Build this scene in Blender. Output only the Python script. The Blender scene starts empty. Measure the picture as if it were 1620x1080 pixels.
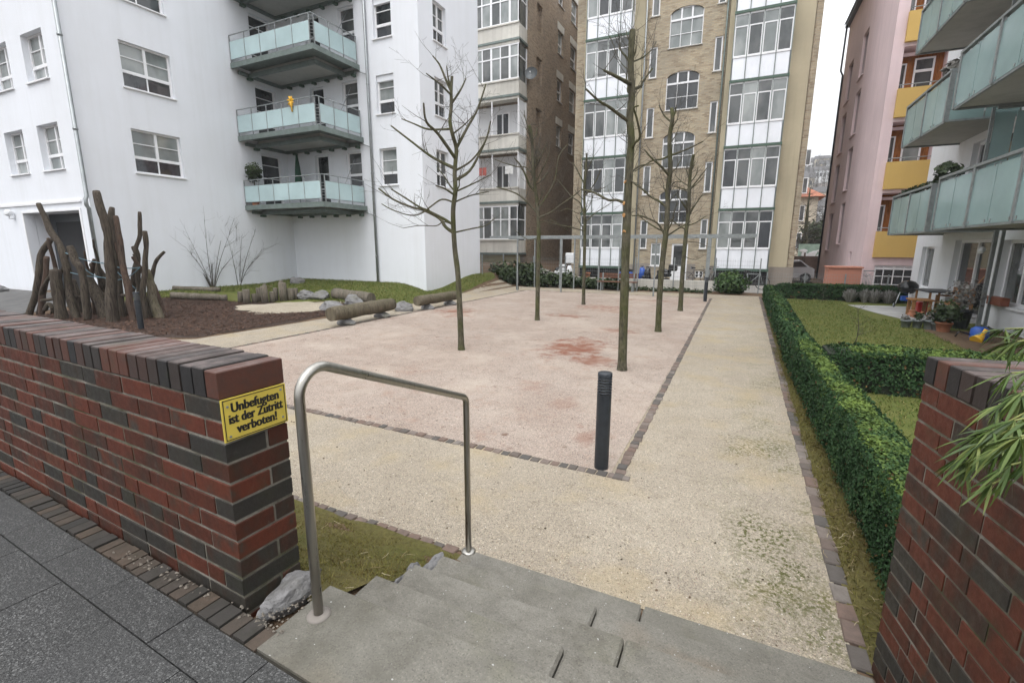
import bpy, bmesh, math, random
import numpy as np
from mathutils import Vector, Matrix, noise as mnoise
random.seed(7); RNG = np.random.default_rng(7)
SC = bpy.context.scene; COL = SC.collection
rad = math.radians
# ------------------------------------------------------------------ camera (solved from the photograph's vanishing points)
FPX, PITCH, ROLL, YAW, CZ = 742.0, rad(11.33), rad(-0.18), rad(25.5), 1.45
def _cam():
    cr, sr = math.cos(ROLL), math.sin(ROLL); cp, sp = math.cos(PITCH), math.sin(PITCH); c, s = math.cos(YAW), math.sin(YAW)
    Rr = np.array([[cr,0,sr],[0,1,0],[-sr,0,cr]]); Rp = np.array([[1,0,0],[0,cp,sp],[0,-sp,cp]]); Ry = np.array([[c,-s,0],[s,c,0],[0,0,1]])
    return Ry @ Rp @ Rr
CM = _cam()
FWD = (-math.sin(YAW), math.cos(YAW))
def ray(x, y): return CM @ np.array([(x-810)/FPX, 1, -(y-540)/FPX])
def atz(x, y, z): d = ray(x, y); t = (z-CZ)/d[2]; return (d[0]*t, d[1]*t, z)
def aty(x, y, Y): d = ray(x, y); t = Y/d[1]; return (d[0]*t, Y, CZ+d[2]*t)
def atx(x, y, X): d = ray(x, y); t = X/d[0]; return (X, d[1]*t, CZ+d[2]*t)
def atd(x, y, D): d = ray(x, y); t = D/(d[0]*FWD[0]+d[1]*FWD[1]); return (d[0]*t, d[1]*t, CZ+d[2]*t)
cam = bpy.data.objects.new('camera', bpy.data.cameras.new('camera')); COL.objects.link(cam)
cam.data.sensor_width = 36; cam.data.lens = FPX/1620*36; cam.data.clip_end = 4000; cam.data.clip_start = .05
R3 = Matrix(((CM[0,0], CM[0,2], -CM[0,1]), (CM[1,0], CM[1,2], -CM[1,1]), (CM[2,0], CM[2,2], -CM[2,1])))
cam.matrix_world = Matrix.Translation((0,0,CZ)) @ R3.to_4x4(); SC.camera = cam

# ------------------------------------------------------------------ object helpers
BASE = {}
def tag(o, label=None, cat=None, group=None, kind=None):
    if label: o['label'] = label
    if cat: o['category'] = cat
    if group: o['group'] = group
    if kind: o['kind'] = kind
    return o
def thing(name, label, cat, loc=(0,0,0), group=None):
    o = bpy.data.objects.new(name, None); o.empty_display_size = .2; COL.objects.link(o)
    o.location = loc; BASE[o.name] = Vector(loc); return tag(o, label, cat, group)
def copy_tree(o, parent=None):
    c = o.copy(); COL.objects.link(c); c.parent = parent
    BASE[c.name] = BASE.get(o.name, Vector())
    for ch in list(o.children): copy_tree(ch, c)
    return c
def place(o, loc, rz=0, label=None, sc=None):
    o.location = loc; o.rotation_euler = (0,0,rz)
    if label: o['label'] = label
    if sc: o.scale = (sc,)*3
    return o

class MB:
    "collects shapes, builds ONE mesh object"
    def __init__(s): s.v = []; s.f = []; s.t = []; s.sm = []; s.tone = 0.5
    def add(s, vs, fs, smooth=False):
        b = len(s.v); s.v.extend(tuple(map(float, p)) for p in vs)
        for f in fs: s.f.append(tuple(b+i for i in f)); s.t.append(s.tone); s.sm.append(smooth)
        return s
    def hexa(s, p): return s.add(p, [(0,3,2,1),(4,5,6,7),(0,1,5,4),(1,2,6,5),(2,3,7,6),(3,0,4,7)])
    def box(s, x0, y0, z0, x1, y1, z1):
        return s.hexa([(x0,y0,z0),(x1,y0,z0),(x1,y1,z0),(x0,y1,z0),(x0,y0,z1),(x1,y0,z1),(x1,y1,z1),(x0,y1,z1)])
    def fbox(s, F, u0, u1, v0, v1, n0, n1):
        return s.hexa([F.p(u0,v0,n1),F.p(u1,v0,n1),F.p(u1,v0,n0),F.p(u0,v0,n0),F.p(u0,v1,n1),F.p(u1,v1,n1),F.p(u1,v1,n0),F.p(u0,v1,n0)])
    def bbox(s, x0, y0, z0, x1, y1, z1, b=.01):
        "bevelled box (chamfer b)"
        X=(x0,x1);Y=(y0,y1);Z=(z0,z1); vs=[]; 
        for i in (0,1):
            for j in (0,1):
                for k in (0,1):
                    sx,sy,sz=1-2*i,1-2*j,1-2*k
                    vs += [(X[i],Y[j]+sy*b,Z[k]+sz*b),(X[i]+sx*b,Y[j],Z[k]+sz*b),(X[i]+sx*b,Y[j]+sy*b,Z[k])]
        bm = bmesh.new(); [bm.verts.new(v) for v in vs]; r = bmesh.ops.convex_hull(bm, input=bm.verts[:]); bm.verts.index_update()
        s.add([v.co for v in bm.verts], [tuple(v.index for v in f.verts) for f in bm.faces]); bm.free(); return s
    def tube(s, pts, rad_, n=8, caps=True, smooth=True):
        pts = [Vector(p) for p in pts]; m = len(pts)
        rs = rad_ if isinstance(rad_, (list, tuple)) else [rad_]*m
        vs = []; prev = None
        for i, p in enumerate(pts):
            d = (pts[min(i+1,m-1)]-pts[max(i-1,0)])
            if d.length < 1e-9: d = Vector((0,0,1))
            d.normalize()
            a = prev - d*prev.dot(d) if prev is not None else None
            if a is None or a.length < 1e-4:
                a = d.cross(Vector((0,0,1))) if abs(d.z) < .9 else d.cross(Vector((0,1,0)))
            a.normalize(); prev = a; b = d.cross(a)
            for k in range(n):
                t = 2*math.pi*k/n; vs.append(p + (a*math.cos(t)+b*math.sin(t))*rs[i])
        fs = []
        for i in range(m-1):
            for k in range(n): fs.append((i*n+k, i*n+(k+1)%n, (i+1)*n+(k+1)%n, (i+1)*n+k))
        s.add(vs, fs, smooth)
        if caps:
            b = len(s.v)-len(vs)
            for ring, rev in ((0, True), (m-1, False)):
                idx = [b+ring*n+k for k in range(n)]
                s.f.append(tuple(reversed(idx)) if rev else tuple(idx)); s.t.append(s.tone); s.sm.append(False)
        return s
    def rod(s, a, b, r, n=6): return s.tube([a, b], r, n)
    def lathe(s, c, prof, n=20, smooth=True, caps=True):
        vs = []; fs = []
        for r, z in prof:
            for k in range(n): t = 2*math.pi*k/n; vs.append((c[0]+r*math.cos(t), c[1]+r*math.sin(t), c[2]+z))
        for i in range(len(prof)-1):
            for k in range(n): fs.append((i*n+k, i*n+(k+1)%n, (i+1)*n+(k+1)%n, (i+1)*n+k))
        s.add(vs, fs, smooth)
        if caps: s.add(vs[:n], [tuple(reversed(range(n)))]); s.add(vs[-n:], [tuple(range(n))])
        return s
    def rock(s, c, size, seed=0, rough=.28, sub=3, flat=.0):
        bm = bmesh.new(); bmesh.ops.create_icosphere(bm, subdivisions=sub, radius=1)
        off = Vector((seed*7.3, seed*3.1, seed*1.7))
        rr = random.Random(seed); planes = [(Vector((rr.uniform(-1,1), rr.uniform(-1,1), rr.uniform(-.4,1))).normalized(), rr.uniform(.55,.85)) for _ in range(9)]
        vs = []
        for v in bm.verts:
            p = v.co.copy()
            for nrm, d in planes:
                e = p.dot(nrm)-d
                if e > 0: p -= nrm*e*.9
            p *= 1 + rough*.5*mnoise.noise(p*1.7+off) + rough*.35*mnoise.noise(p*4.3+off)
            vs.append((c[0]+p.x*size[0], c[1]+p.y*size[1], c[2]+p.z*size[2]))
        s.add(vs, [tuple(v.index for v in f.verts) for f in bm.faces]); bm.free(); return s
    def build(s, name, mat, parent=None, smooth=None):
        L = BASE.get(parent.name, Vector()) if parent is not None else Vector()
        me = bpy.data.meshes.new(name)
        V = np.array(s.v, dtype=np.float64).reshape(-1, 3)
        me.from_pydata((V-np.array(L)).tolist(), [], s.f)
        if mat: me.materials.append(mat)
        nf = len(me.polygons)
        if len(s.t) == nf:
            at = me.attributes.new('tone', 'FLOAT', 'FACE'); at.data.foreach_set('value', np.array(s.t, dtype=np.float32))
        me.polygons.foreach_set('use_smooth', np.array(s.sm if smooth is None else [smooth]*nf, dtype=bool))
        # metre-true box-projected UVs
        nl = len(me.loops); li = np.empty(nl, dtype=np.int32); me.loops.foreach_get('vertex_index', li)
        nr = np.empty(nf*3); me.polygons.foreach_get('normal', nr); nr = np.abs(nr.reshape(-1,3))
        tot = np.empty(nf, dtype=np.int32); me.polygons.foreach_get('loop_total', tot)
        ax = np.argmax(nr*[1,1,1.2], axis=1); axl = np.repeat(ax, tot); P = V[li]
        uv = np.where((axl==2)[:,None], P[:,[0,1]], np.where((axl==0)[:,None], P[:,[1,2]], P[:,[0,2]]))
        ul = me.uv_layers.new(name='uv'); ul.data.foreach_set('uv', uv.astype(np.float32).ravel())
        me.update()
        o = bpy.data.objects.new(name, me); COL.objects.link(o); BASE[o.name] = L
        if parent is not None: o.parent = parent
        return o

class Fr:
    "a facade plane: origin, horizontal direction u, outward normal n; v is up"
    def __init__(s, o, u, n): s.o = Vector(o); s.u = Vector(u).normalized(); s.n = Vector(n).normalized()
    def p(s, u, v, n=0): q = s.o + s.u*u + s.n*n; return (q.x, q.y, q.z+v)
    def at(s, px, py):
        d = Vector(ray(px, py)); c = Vector((0,0,CZ)); t = (s.o-c).dot(s.n)/d.dot(s.n); q = c+d*t
        return ((q-s.o).dot(s.u), q.z-s.o.z)
def wall(mb, F, U0, U1, V0, V1, holes=(), dep=.2):
    us = sorted({U0, U1, *[h[0] for h in holes], *[h[2] for h in holes]}); vs = sorted({V0, V1, *[h[1] for h in holes], *[h[3] for h in holes]})
    us = [u for u in us if U0 <= u <= U1]; vs = [v for v in vs if V0 <= v <= V1]
    for a, b in zip(us, us[1:]):
        for c, d in zip(vs, vs[1:]):
            mu, mv = (a+b)/2, (c+d)/2
            if any(h[0] < mu < h[2] and h[1] < mv < h[3] for h in holes): continue
            mb.add([F.p(a,c), F.p(b,c), F.p(b,d), F.p(a,d)], [(0,1,2,3)])
    for u0, v0, u1, v1 in holes:
        r = [(u0,v0),(u1,v0),(u1,v1),(u0,v1)]
        for i in range(4):
            a, b = r[i], r[(i+1)%4]
            mb.add([F.p(*a), F.p(*a,-dep), F.p(*b,-dep), F.p(*b)], [(0,1,2,3)])
    return mb
def window(F, r, parent, mats, dep=.16, cols=(.5,), rows=(.36,), thin=(.68,), fw=.06, sill=True, name='window', tcols=None, sillmat=None, low=None):
    "frame (mesh of the window) with pane and sill children; cols/rows: thick bars, thin: glazing bars (fractions)"
    u0, v0, u1, v1 = r; w, h = u1-u0, v1-v0; fm, pm = mats
    n0, n1 = -dep, -dep+.07
    m = MB()
    m.fbox(F,u0,u0+fw,v0,v1,n0,n1); m.fbox(F,u1-fw,u1,v0,v1,n0,n1)
    m.fbox(F,u0+fw,u1-fw,v0,v0+fw,n0,n1); m.fbox(F,u0+fw,u1-fw,v1-fw,v1,n0,n1)
    vb = v0+fw
    cuts = [v0+h*t for t in rows]
    for c in cuts: m.fbox(F,u0+fw,u1-fw,c-.05,c+.05,n0,n1+.003)
    for t in cols:
        b = 0.045; lo = cuts[0]+.05 if cuts else v0+fw
        m.fbox(F,u0+w*t-b,u0+w*t+b,lo,v1-fw,n0,n1+.006)
        if cuts: m.fbox(F,u0+w*t-.018,u0+w*t+.018,v0+fw,cuts[0]-.05,n0,n1-.01)
    for t in thin: m.fbox(F,u0+fw,u1-fw,v0+h*t-.014,v0+h*t+.014,n0+.01,n1-.012)
    for t in (tcols or ()): m.fbox(F,u0+w*t-.014,u0+w*t+.014,v0+fw,v1-fw,n0+.01,n1-.02)
    o = m.build(name, fm, parent)
    vm = cuts[0] if (cuts and low) else v0+.02  # pale upper pane over dark lower one: sky reflection put into pane colours
    for a, b, gm_ in ([(v0+.02, vm, low)] if cuts and low else [])+[(vm, v1-.02, pm)]:
        g = MB(); g.add([F.p(u0+.02,a,n0+.02),F.p(u1-.02,a,n0+.02),F.p(u1-.02,b,n0+.02),F.p(u0+.02,b,n0+.02)],[(0,1,2,3)]); g.build('pane', gm_, o)
    if sill:
        k = MB(); k.fbox(F,u0-.05,u1+.05,v0-.045,v0-.003,-dep,.07); k.build('sill', sillmat or fm, o)
    return o

# ------------------------------------------------------------------ materials
class NT:
    def __init__(s, name):
        s.m = bpy.data.materials.new(name); s.m.use_nodes = True; s.t = s.m.node_tree; s.N = s.t.nodes; s.L = s.t.links
        s.b = s.N['Principled BSDF']
    def n(s, ty, **kw):
        x = s.N.new(ty)
        for k, v in kw.items(): setattr(x, k, v)
        return x
    def set(s, sock, val):
        if hasattr(val, 'is_output') or isinstance(val, bpy.types.NodeSocket): s.L.new(val, sock)
        else: sock.default_value = val
    def geo(s): return s.n('ShaderNodeNewGeometry').outputs['Position']
    def obj(s): return s.n('ShaderNodeTexCoord').outputs['Object']
    def uv(s): return s.n('ShaderNodeTexCoord').outputs['UV']
    def rnd(s): return s.n('ShaderNodeObjectInfo').outputs['Random']
    def attr(s, a='tone'): x = s.n('ShaderNodeAttribute', attribute_name=a); return x.outputs['Fac']
    def mapping(s, v, scale=(1,1,1), loc=(0,0,0), rot=(0,0,0)):
        x = s.n('ShaderNodeMapping'); s.set(x.inputs[0], v); x.inputs['Scale'].default_value = scale; x.inputs['Location'].default_value = loc; x.inputs['Rotation'].default_value = rot; return x.outputs[0]
    def noise(s, v, scale, det=4, rough=.55, dist=0):
        x = s.n('ShaderNodeTexNoise'); s.set(x.inputs['Vector'], v); x.inputs['Scale'].default_value = scale; x.inputs['Detail'].default_value = det; x.inputs['Roughness'].default_value = rough; x.inputs['Distortion'].default_value = dist; return x.outputs['Fac']
    def vor(s, v, scale, feat='F1', out='Distance', rndm=1):
        x = s.n('ShaderNodeTexVoronoi', feature=feat); s.set(x.inputs['Vector'], v); x.inputs['Scale'].default_value = scale; x.inputs['Randomness'].default_value = rndm; return x.outputs[out]
    def ramp(s, f, st, interp='LINEAR'):
        x = s.n('ShaderNodeValToRGB'); s.set(x.inputs[0], f); e = x.color_ramp; e.interpolation = interp
        while len(e.elements) < len(st): e.elements.new(.5)
        for el, (p, c) in zip(e.elements, st): el.position = p; el.color = c if len(c) == 4 else (*c, 1)
        return x.outputs[0]
    def fr(s, f, a, b, c0=0., c1=1.):
        x = s.n('ShaderNodeMapRange'); s.set(x.inputs[0], f); x.inputs[1].default_value = a; x.inputs[2].default_value = b; x.inputs[3].default_value = c0; x.inputs[4].default_value = c1; return x.outputs[0]
    def mix(s, f, a, b, bl='MIX'):
        x = s.n('ShaderNodeMix', data_type='RGBA', blend_type=bl); s.set(x.inputs[0], f)
        for i, v in ((6, a), (7, b)): s.set(x.inputs[i], v if not isinstance(v, tuple) else (*v[:3], 1))
        return x.outputs[2]
    def mth(s, op, a, b=0., c=0.):
        x = s.n('ShaderNodeMath', operation=op)
        for i, v in enumerate((a, b, c)): s.set(x.inputs[i], v)
        return x.outputs[0]
    def sep(s, v): x = s.n('ShaderNodeSeparateXYZ'); s.set(x.inputs[0], v); return x.outputs
    def bump(s, h, st=.3, d=.01):
        x = s.n('ShaderNodeBump'); s.set(x.inputs['Height'], h); x.inputs['Strength'].default_value = st; x.inputs['Distance'].default_value = d; s.L.new(x.outputs[0], s.b.inputs['Normal']); return x
    def out(s, col, rough=.8, metal=0., spec=.5):
        s.set(s.b.inputs['Base Color'], (*col, 1) if isinstance(col, tuple) and len(col) == 3 else col); s.set(s.b.inputs['Roughness'], rough); s.b.inputs['Metallic'].default_value = metal
        s.b.inputs['Specular IOR Level'].default_value = spec; return s.m
def plain(name, col, rough=.7, metal=0., var=.12, sc=6., bump=.0, spec=.5):
    t = NT(name); n = t.noise(t.geo(), sc, 5, .6)
    c = t.mix(t.fr(n,.3,.7), tuple(x*(1-var) for x in col), tuple(min(1,x*(1+var)) for x in col))
    if bump: t.bump(t.noise(t.geo(), sc*12, 3), bump, .01)
    return t.out(c, rough, metal, spec)
M = {}
def plaster(name, a, dirt, amt=.5, sc=14):
    t = NT(name); p = t.geo(); n = t.noise(p, .35, 6, .6); n2 = t.noise(p, 2.2, 5, .65)
    st = t.noise(t.mapping(p, (3.2,3.2,.16)), 1., 5, .65)
    f = t.mth('MULTIPLY', t.fr(n,.38,.75), amt); f2 = t.mth('MULTIPLY', t.fr(st,.46,.72), amt*.8)
    c = t.mix(f, a, dirt); c = t.mix(f2, c, dirt); c = t.mix(t.mth('MULTIPLY', t.fr(n2,.45,.75), amt*.3), c, dirt)
    t.bump(t.noise(p, sc*9, 3, .7), .25, .006); return t.out(c, .85, spec=.25)
M['white'] = plaster('white_plaster', (.785,.805,.845), (.62,.63,.635), .3)
M['white2'] = plaster('shaded_white_plaster', (.76,.77,.79), (.6,.6,.58), .3)  # second white plaster, toned down: shade put into the base colour
M['pink'] = plaster('pink_plaster', (.73,.58,.585), (.54,.43,.44), .6, 6)
M['beige'] = plaster('beige_render', (.51,.45,.315), (.38,.335,.24), .8)
M['grey_render'] = plaster('grey_base_render', (.30,.26,.22), (.2,.18,.16), .8)
M['old_conc'] = plaster('old_concrete', (.68,.66,.60), (.40,.38,.34), .85)
M['ochre'] = plaster('ochre_panel', (.58,.39,.125), (.49,.33,.115), .5)
M['cream'] = plaster('cream_wall', (.62,.55,.44), (.48,.41,.33), .5)
M['frame'] = plain('white_window_frame', (.8,.8,.81), .4, var=.03)
def glass(name, lo, hi, rough=.04):
    t = NT(name); p = t.geo(); n = t.noise(t.mapping(p,(1.3,1.3,.7)), 1., 3, .5); r = t.rnd()
    c = t.mix(t.fr(n,.38,.62), lo, hi); c = t.mix(t.mth('MULTIPLY', r, .5), c, lo)
    w = t.noise(p, .8, 2); t.bump(w, .06, .05)
    return t.out(c, rough, 0, .8)
M['glass'] = glass('dark_glass', (.016,.019,.022), (.06,.063,.063))
M['glass_c'] = glass('curtain_sky_glass', (.17,.19,.185), (.34,.36,.35))  # for curtains, and for sky reflection painted into upper panes
M['glass_d'] = glass('murky_glass', (.05,.056,.056), (.15,.155,.15))
def frosted(name, col, tr=.16):
    t = NT(name); p = t.geo(); n = t.noise(p, .9, 4, .55); c = t.mix(t.fr(n,.35,.7), tuple(x*.88 for x in col), tuple(min(1,x*1.08) for x in col))
    t.out(c, .18, 0, .6); tb = t.n('ShaderNodeBsdfTransparent'); tb.inputs[0].default_value = (.75,.9,.88,1)
    mx = t.n('ShaderNodeMixShader'); mx.inputs[0].default_value = tr; t.L.new(t.b.outputs[0], mx.inputs[1]); t.L.new(tb.outputs[0], mx.inputs[2])
    t.L.new(mx.outputs[0], t.N['Material Output'].inputs[0]); return t.m
M['frost'] = frosted('frosted_teal_glass', (.46,.595,.605), .06)
M['frost2'] = frosted('clear_teal_glass', (.33,.46,.455), .2)
M['steelgrey'] = plain('galvanised_grey_steel', (.26,.28,.28), .5, .45, .2, 9)
M['steelgreen'] = plain('grey_green_steel', (.155,.19,.175), .5, .2, .2, 5)
M['green'] = plain('dark_green_steel', (.06,.105,.075), .5, .1, .2, 5)
M['soffit'] = plaster('concrete_soffit', (.46,.455,.42), (.33,.325,.30), .7)
M['anthra'] = plain('anthracite_paint', (.028,.033,.040), .42, .2, .2, 14)
M['lens'] = plain('pale_lamp_lens', (.5,.52,.52), .25, var=.08)
M['black'] = plain('black_enamel', (.012,.012,.013), .22, var=.1)
M['rubber'] = plain('black_rubber', (.02,.02,.02), .8, var=.2)
M['zinc'] = plain('zinc_pipe', (.30,.32,.325), .42, .6, .15, 4)
M['whitepanel'] = plain('white_parapet_panel', (.80,.82,.86), .45, var=.05, sc=1.2)
def steel():
    t = NT('brushed_stainless'); p = t.geo(); n = t.noise(t.mapping(p,(60,60,6)), 1., 4, .6); c = t.mix(n, (.30,.285,.25), (.50,.48,.44)); t.bump(t.noise(t.mapping(p,(200,200,12)),1.,3), .15, .002)
    return t.out(c, t.fr(n,.3,.7,.26,.44), 1.)
M['steel'] = steel()
def brickface(name, cols, mortar, sx, sz, joint=.012, off=.5):
    "yellow/brown facade brick laid in metre UVs"
    t = NT(name); uv = t.uv(); b = t.n('ShaderNodeTexBrick'); t.set(b.inputs['Vector'], uv)
    b.inputs['Color1'].default_value = (0,0,0,1); b.inputs['Color2'].default_value = (1,1,1,1); b.inputs['Mortar'].default_value = (.5,.5,.5,1)
    b.inputs['Scale'].default_value = 1; b.inputs['Mortar Size'].default_value = joint; b.inputs['Mortar Smooth'].default_value = .2; b.inputs['Brick Width'].default_value = sx; b.inputs['Row Height'].default_value = sz; b.offset = off
    c = t.ramp(b.outputs['Color'], cols); n = t.noise(t.geo(), .5, 6, .65); n2 = t.noise(t.geo(), 3., 4, .6)
    c = t.mix(b.outputs['Fac'], c, mortar); c = t.mix(t.fr(n,.38,.72,0,.5), c, tuple(x*.55 for x in mortar)); c = t.mix(t.fr(n2,.5,.8,0,.3), c, tuple(x*.6 for x in mortar))
    t.bump(t.mth('SUBTRACT', t.noise(t.geo(), 30, 3), b.outputs['Fac']), .5, .02); return t.out(c, .88, spec=.2)
M['ybrick'] = brickface('yellow_facing_brick', [(0,(.27,.205,.135)),(.35,(.44,.35,.235)),(.7,(.51,.425,.295)),(1,(.37,.315,.23))], (.37,.33,.265), .25, .083)
M['bbrick'] = brickface('brown_facing_brick', [(0,(.23,.165,.115)),(.4,(.37,.275,.19)),(.75,(.43,.33,.225)),(1,(.31,.245,.18))], (.30,.25,.20), .25, .083)
def clinker():
    "each brick carries its own tone on its faces"
    t = NT('clinker_brick'); a = t.attr(); p = t.geo(); n = t.noise(p, 24, 6, .7); n2 = t.noise(p, 5, 4, .6); n3 = t.noise(t.mapping(p,(14,14,3)), 1., 4, .6)
    a = t.mth('ADD', t.mth('MULTIPLY', a, .94), t.mth('MULTIPLY', t.mth('SUBTRACT', t.noise(t.mapping(p,(9,9,5)), 1., 5, .62), .5), .85))
    c = t.ramp(a, [(0,(.026,.024,.021)),(.2,(.032,.028,.022)),(.33,(.040,.020,.013)),(.45,(.058,.017,.009)),(.62,(.080,.020,.010)),(.82,(.098,.024,.012)),(.92,(.08,.024,.012)),(1,(.045,.036,.028))])
    c = t.mix(t.fr(n,.45,.8,0,.5), c, (.030,.02,.016)); c = t.mix(t.fr(n3,.58,.78,0,.6), c, (.028,.025,.023))
    c = t.mix(t.fr(n2,.57,.78,0,.4), c, (.028,.033,.014)); bl = t.noise(p, 11, 4, .65); c = t.mix(t.fr(bl,.64,.82,0,.28), c, (.22,.2,.18))
    t.bump(n, .5, .006); return t.out(c, t.fr(n,.3,.7,.5,.8), spec=.28)
M['clinker'] = clinker()
def mort():
    t = NT('brick_mortar'); p = t.geo(); n = t.noise(p, 9, 5, .65); c = t.mix(t.fr(n,.35,.65), (.23,.212,.18), (.105,.096,.076)); c = t.mix(t.fr(t.noise(p,2.5,4),.5,.7), c, (.06,.062,.03)); t.bump(t.noise(p,90,3), .5, .005); return t.out(c, .95, spec=.1)
M['mortar'] = mort()
def captop():
    t = NT('weathered_toplit_cap_brick'); a = t.attr(); p = t.geo(); n = t.noise(p, 22, 6, .7); c = t.ramp(a, [(0,(.014,.014,.015)),(.3,(.030,.024,.021)),(.6,(.055,.026,.019)),(.85,(.09,.032,.020)),(1,(.035,.028,.025))])
    z = t.sep(t.n('ShaderNodeNewGeometry').outputs['Normal'])[2]
    toplight = t.fr(t.noise(p, 7, 5, .65), .4,.65, .15,.75); c = t.mix(t.mth('MULTIPLY', t.fr(z,.6,.9), toplight), c, (.17,.135,.125)); c = t.mix(t.fr(n,.45,.75,0,.5), c, (.035,.032,.03))  # upward faces paler: sky light painted into the colour, in patches
    c = t.mix(t.mth('MULTIPLY', t.fr(t.noise(p,4,4),.58,.75), .5), c, (.05,.055,.025)); t.bump(n,.5,.006); return t.out(c, .7, spec=.35)
M['cap'] = captop()
def gravel(name, a, b, dk, spk, patch=None, sc=1.):
    t = NT(name); p = t.geo(); big = t.noise(p, .55, 6, .62); mid = t.noise(p, 3.1, 6, .65); fine = t.vor(p, 190*sc, out='Color'); fv = t.sep(fine)[0]; fine2 = t.sep(t.vor(p, 85*sc, out='Color'))[1]
    c = t.mix(t.fr(big,.3,.7), a, b); c = t.mix(t.fr(mid,.45,.75,0,.45), c, tuple(x*.78 for x in a))
    sp = t.ramp(fv, [(0,(.42,.42,.42)),(.12,(.8,.8,.8)),(.5,(1.,1.,1.)),(.88,(1.12,1.12,1.12)),(1,(1.5,1.48,1.42))]); c = t.mix(1., c, sp, 'MULTIPLY')
    sp2 = t.ramp(fine2, [(0,(.55,.53,.5)),(.07,(.93,.93,.93)),(.9,(1.03,1.03,1.03)),(1,(1.35,1.35,1.3))]); c = t.mix(.8, c, sp2, 'MULTIPLY')
    lit = t.noise(p, 17, 5, .75); c = t.mix(t.mth('MULTIPLY', t.fr(lit,.615,.69,0,.8), spk), c, dk); lit2 = t.noise(t.mapping(p,(1,1,1),(5,9,2)), 5.5, 6, .72); c = t.mix(t.mth('MULTIPLY', t.fr(lit2,.6,.72), spk), c, dk)
    if patch: c = patch(t, p, c)
    t.bump(t.mth('ADD', t.vor(p, 95*sc), t.mth('MULTIPLY', mid, 2.)), .55, .012); return t.out(c, .95, spec=.15)
def blob(t, p, cx, cy, rx, ry, soft=.6, nz=1.1, ns=2.6):
    s = t.sep(p); dx = t.mth('DIVIDE', t.mth('SUBTRACT', s[0], cx), rx); dy = t.mth('DIVIDE', t.mth('SUBTRACT', s[1], cy), ry)
    d = t.mth('SQRT', t.mth('ADD', t.mth('MULTIPLY', dx, dx), t.mth('MULTIPLY', dy, dy))); n = t.noise(p, ns, 6, .68)
    return t.fr(t.mth('ADD', d, t.mth('MULTIPLY', t.mth('SUBTRACT', n, .5), nz*2)), 1., 1.-soft)
def path_patch(t, p, c):
    s = t.sep(p); band = t.fr(s[0], -.25, .55, 0, 1)
    m = t.mth('MULTIPLY', t.fr(t.noise(p, 2.2, 6, .7), .44, .62), band); mm = t.mth('MULTIPLY', m, t.fr(t.noise(p, 32, 4, .7), .46, .54))
    far = t.fr(s[1], 4, 14, 1, .35); c = t.mix(t.mth('MULTIPLY', mm, t.mth('MULTIPLY', far, .85)), c, (.085,.088,.025))
    for cx, cy, rx, ry in ((.33,3.55,.3,.38),(.5,3.2,.2,.22),(.25,5.2,.4,.4),(.4,2.95,.3,.2)):
        k = t.mth('MULTIPLY', blob(t, p, cx, cy, rx, ry), t.fr(t.noise(p, 30, 5, .75), .49, .58)); c = t.mix(t.mth('MULTIPLY', k, .95), c, (.062,.066,.014))
    return t.mix(t.mth('MULTIPLY', t.fr(t.noise(p, 1.4, 5, .6), .5, .72), .5), c, (.36,.285,.16))
M['gravel'] = gravel('beige_gravel', (.302,.260,.204), (.366,.322,.258), (.12,.095,.06), .5, path_patch)
def court_patch(t, p, c):
    for cx, cy, rx, ry, k in ((-2.9,9.3,.75,1.15,.95),(-2.2,8.2,.5,.55,.8),(-1.35,4.75,.25,.3,.45),(-4.6,13.5,.7,.4,.7),(-4.3,16.,.9,.8,.75),(-8.2,12.9,.8,.6,.8),(-3.5,15.2,.8,.5,.6),(-7.6,12.1,.5,.5,.6),(-2.6,11.6,.6,.4,.6),(-1.9,5.7,.25,.3,.25),(-2.6,6.2,.3,.3,.3),(-3.1,19.,1.2,.5,.5)):
        c = t.mix(t.mth('MULTIPLY', blob(t, p, cx, cy, rx, ry, .75, 1.9, 3.8), k), c, (.20,.082,.052))
    c = t.mix(t.mth('MULTIPLY', t.fr(t.noise(p, 2.6, 7, .72), .55, .72), .55), c, (.27,.16,.115)); c = t.mix(t.mth('MULTIPLY', t.fr(t.noise(t.mapping(p,(1,1,1),(3,1,0)), 6., 6, .75), .58, .7), .5), c, (.20,.125,.09))
    return t.mix(t.mth('MULTIPLY', t.fr(t.noise(p, .9, 5, .65), .48, .72), .6), c, (.44,.375,.31))
M['court'] = gravel('pink_sand', (.305,.243,.203), (.37,.313,.268), (.12,.065,.045), .95, court_patch, .8)
M['sand'] = gravel('pale_sand', (.33,.29,.225), (.41,.36,.285), (.2,.15,.1), .35)
def grassy(name, a, b, c3):
    t = NT(name); p = t.geo(); n = t.noise(p, 1.6, 6, .65); n2 = t.noise(p, 28, 4, .7); c = t.mix(t.fr(n,.3,.7), a, b); c = t.mix(t.fr(n2,.45,.7,0,.7), c, c3); t.bump(n2,.6,.03); return t.out(c, .9, spec=.15)
M['turf'] = grassy('lawn_turf', (.085,.112,.026), (.145,.14,.044), (.05,.066,.016))
M['bank'] = grassy('mossy_bank', (.085,.088,.025), (.13,.105,.042), (.055,.045,.018))
M['soil'] = grassy('bare_soil', (.105,.07,.045), (.17,.115,.075), (.05,.035,.022))
M['asphalt'] = plain('asphalt', (.10,.098,.095), .9, 0, .25, 3, .3)
def leafmat(name, a, b, c3, rough=.5, spec=.35, tl=.0):
    t = NT(name); f = t.attr(); c = t.ramp(f, [(0,a),(.5,b),(.94,c3)]+([(.965,(.10,.06,.025)),(1,(.16,.095,.04))] if name == 'boxwood_leaves' else [])); n = t.noise(t.geo(), 2.5, 3); c = t.mix(t.fr(n,.35,.7,0,.35), c, a); return t.out(c, rough, 0, spec)
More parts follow.
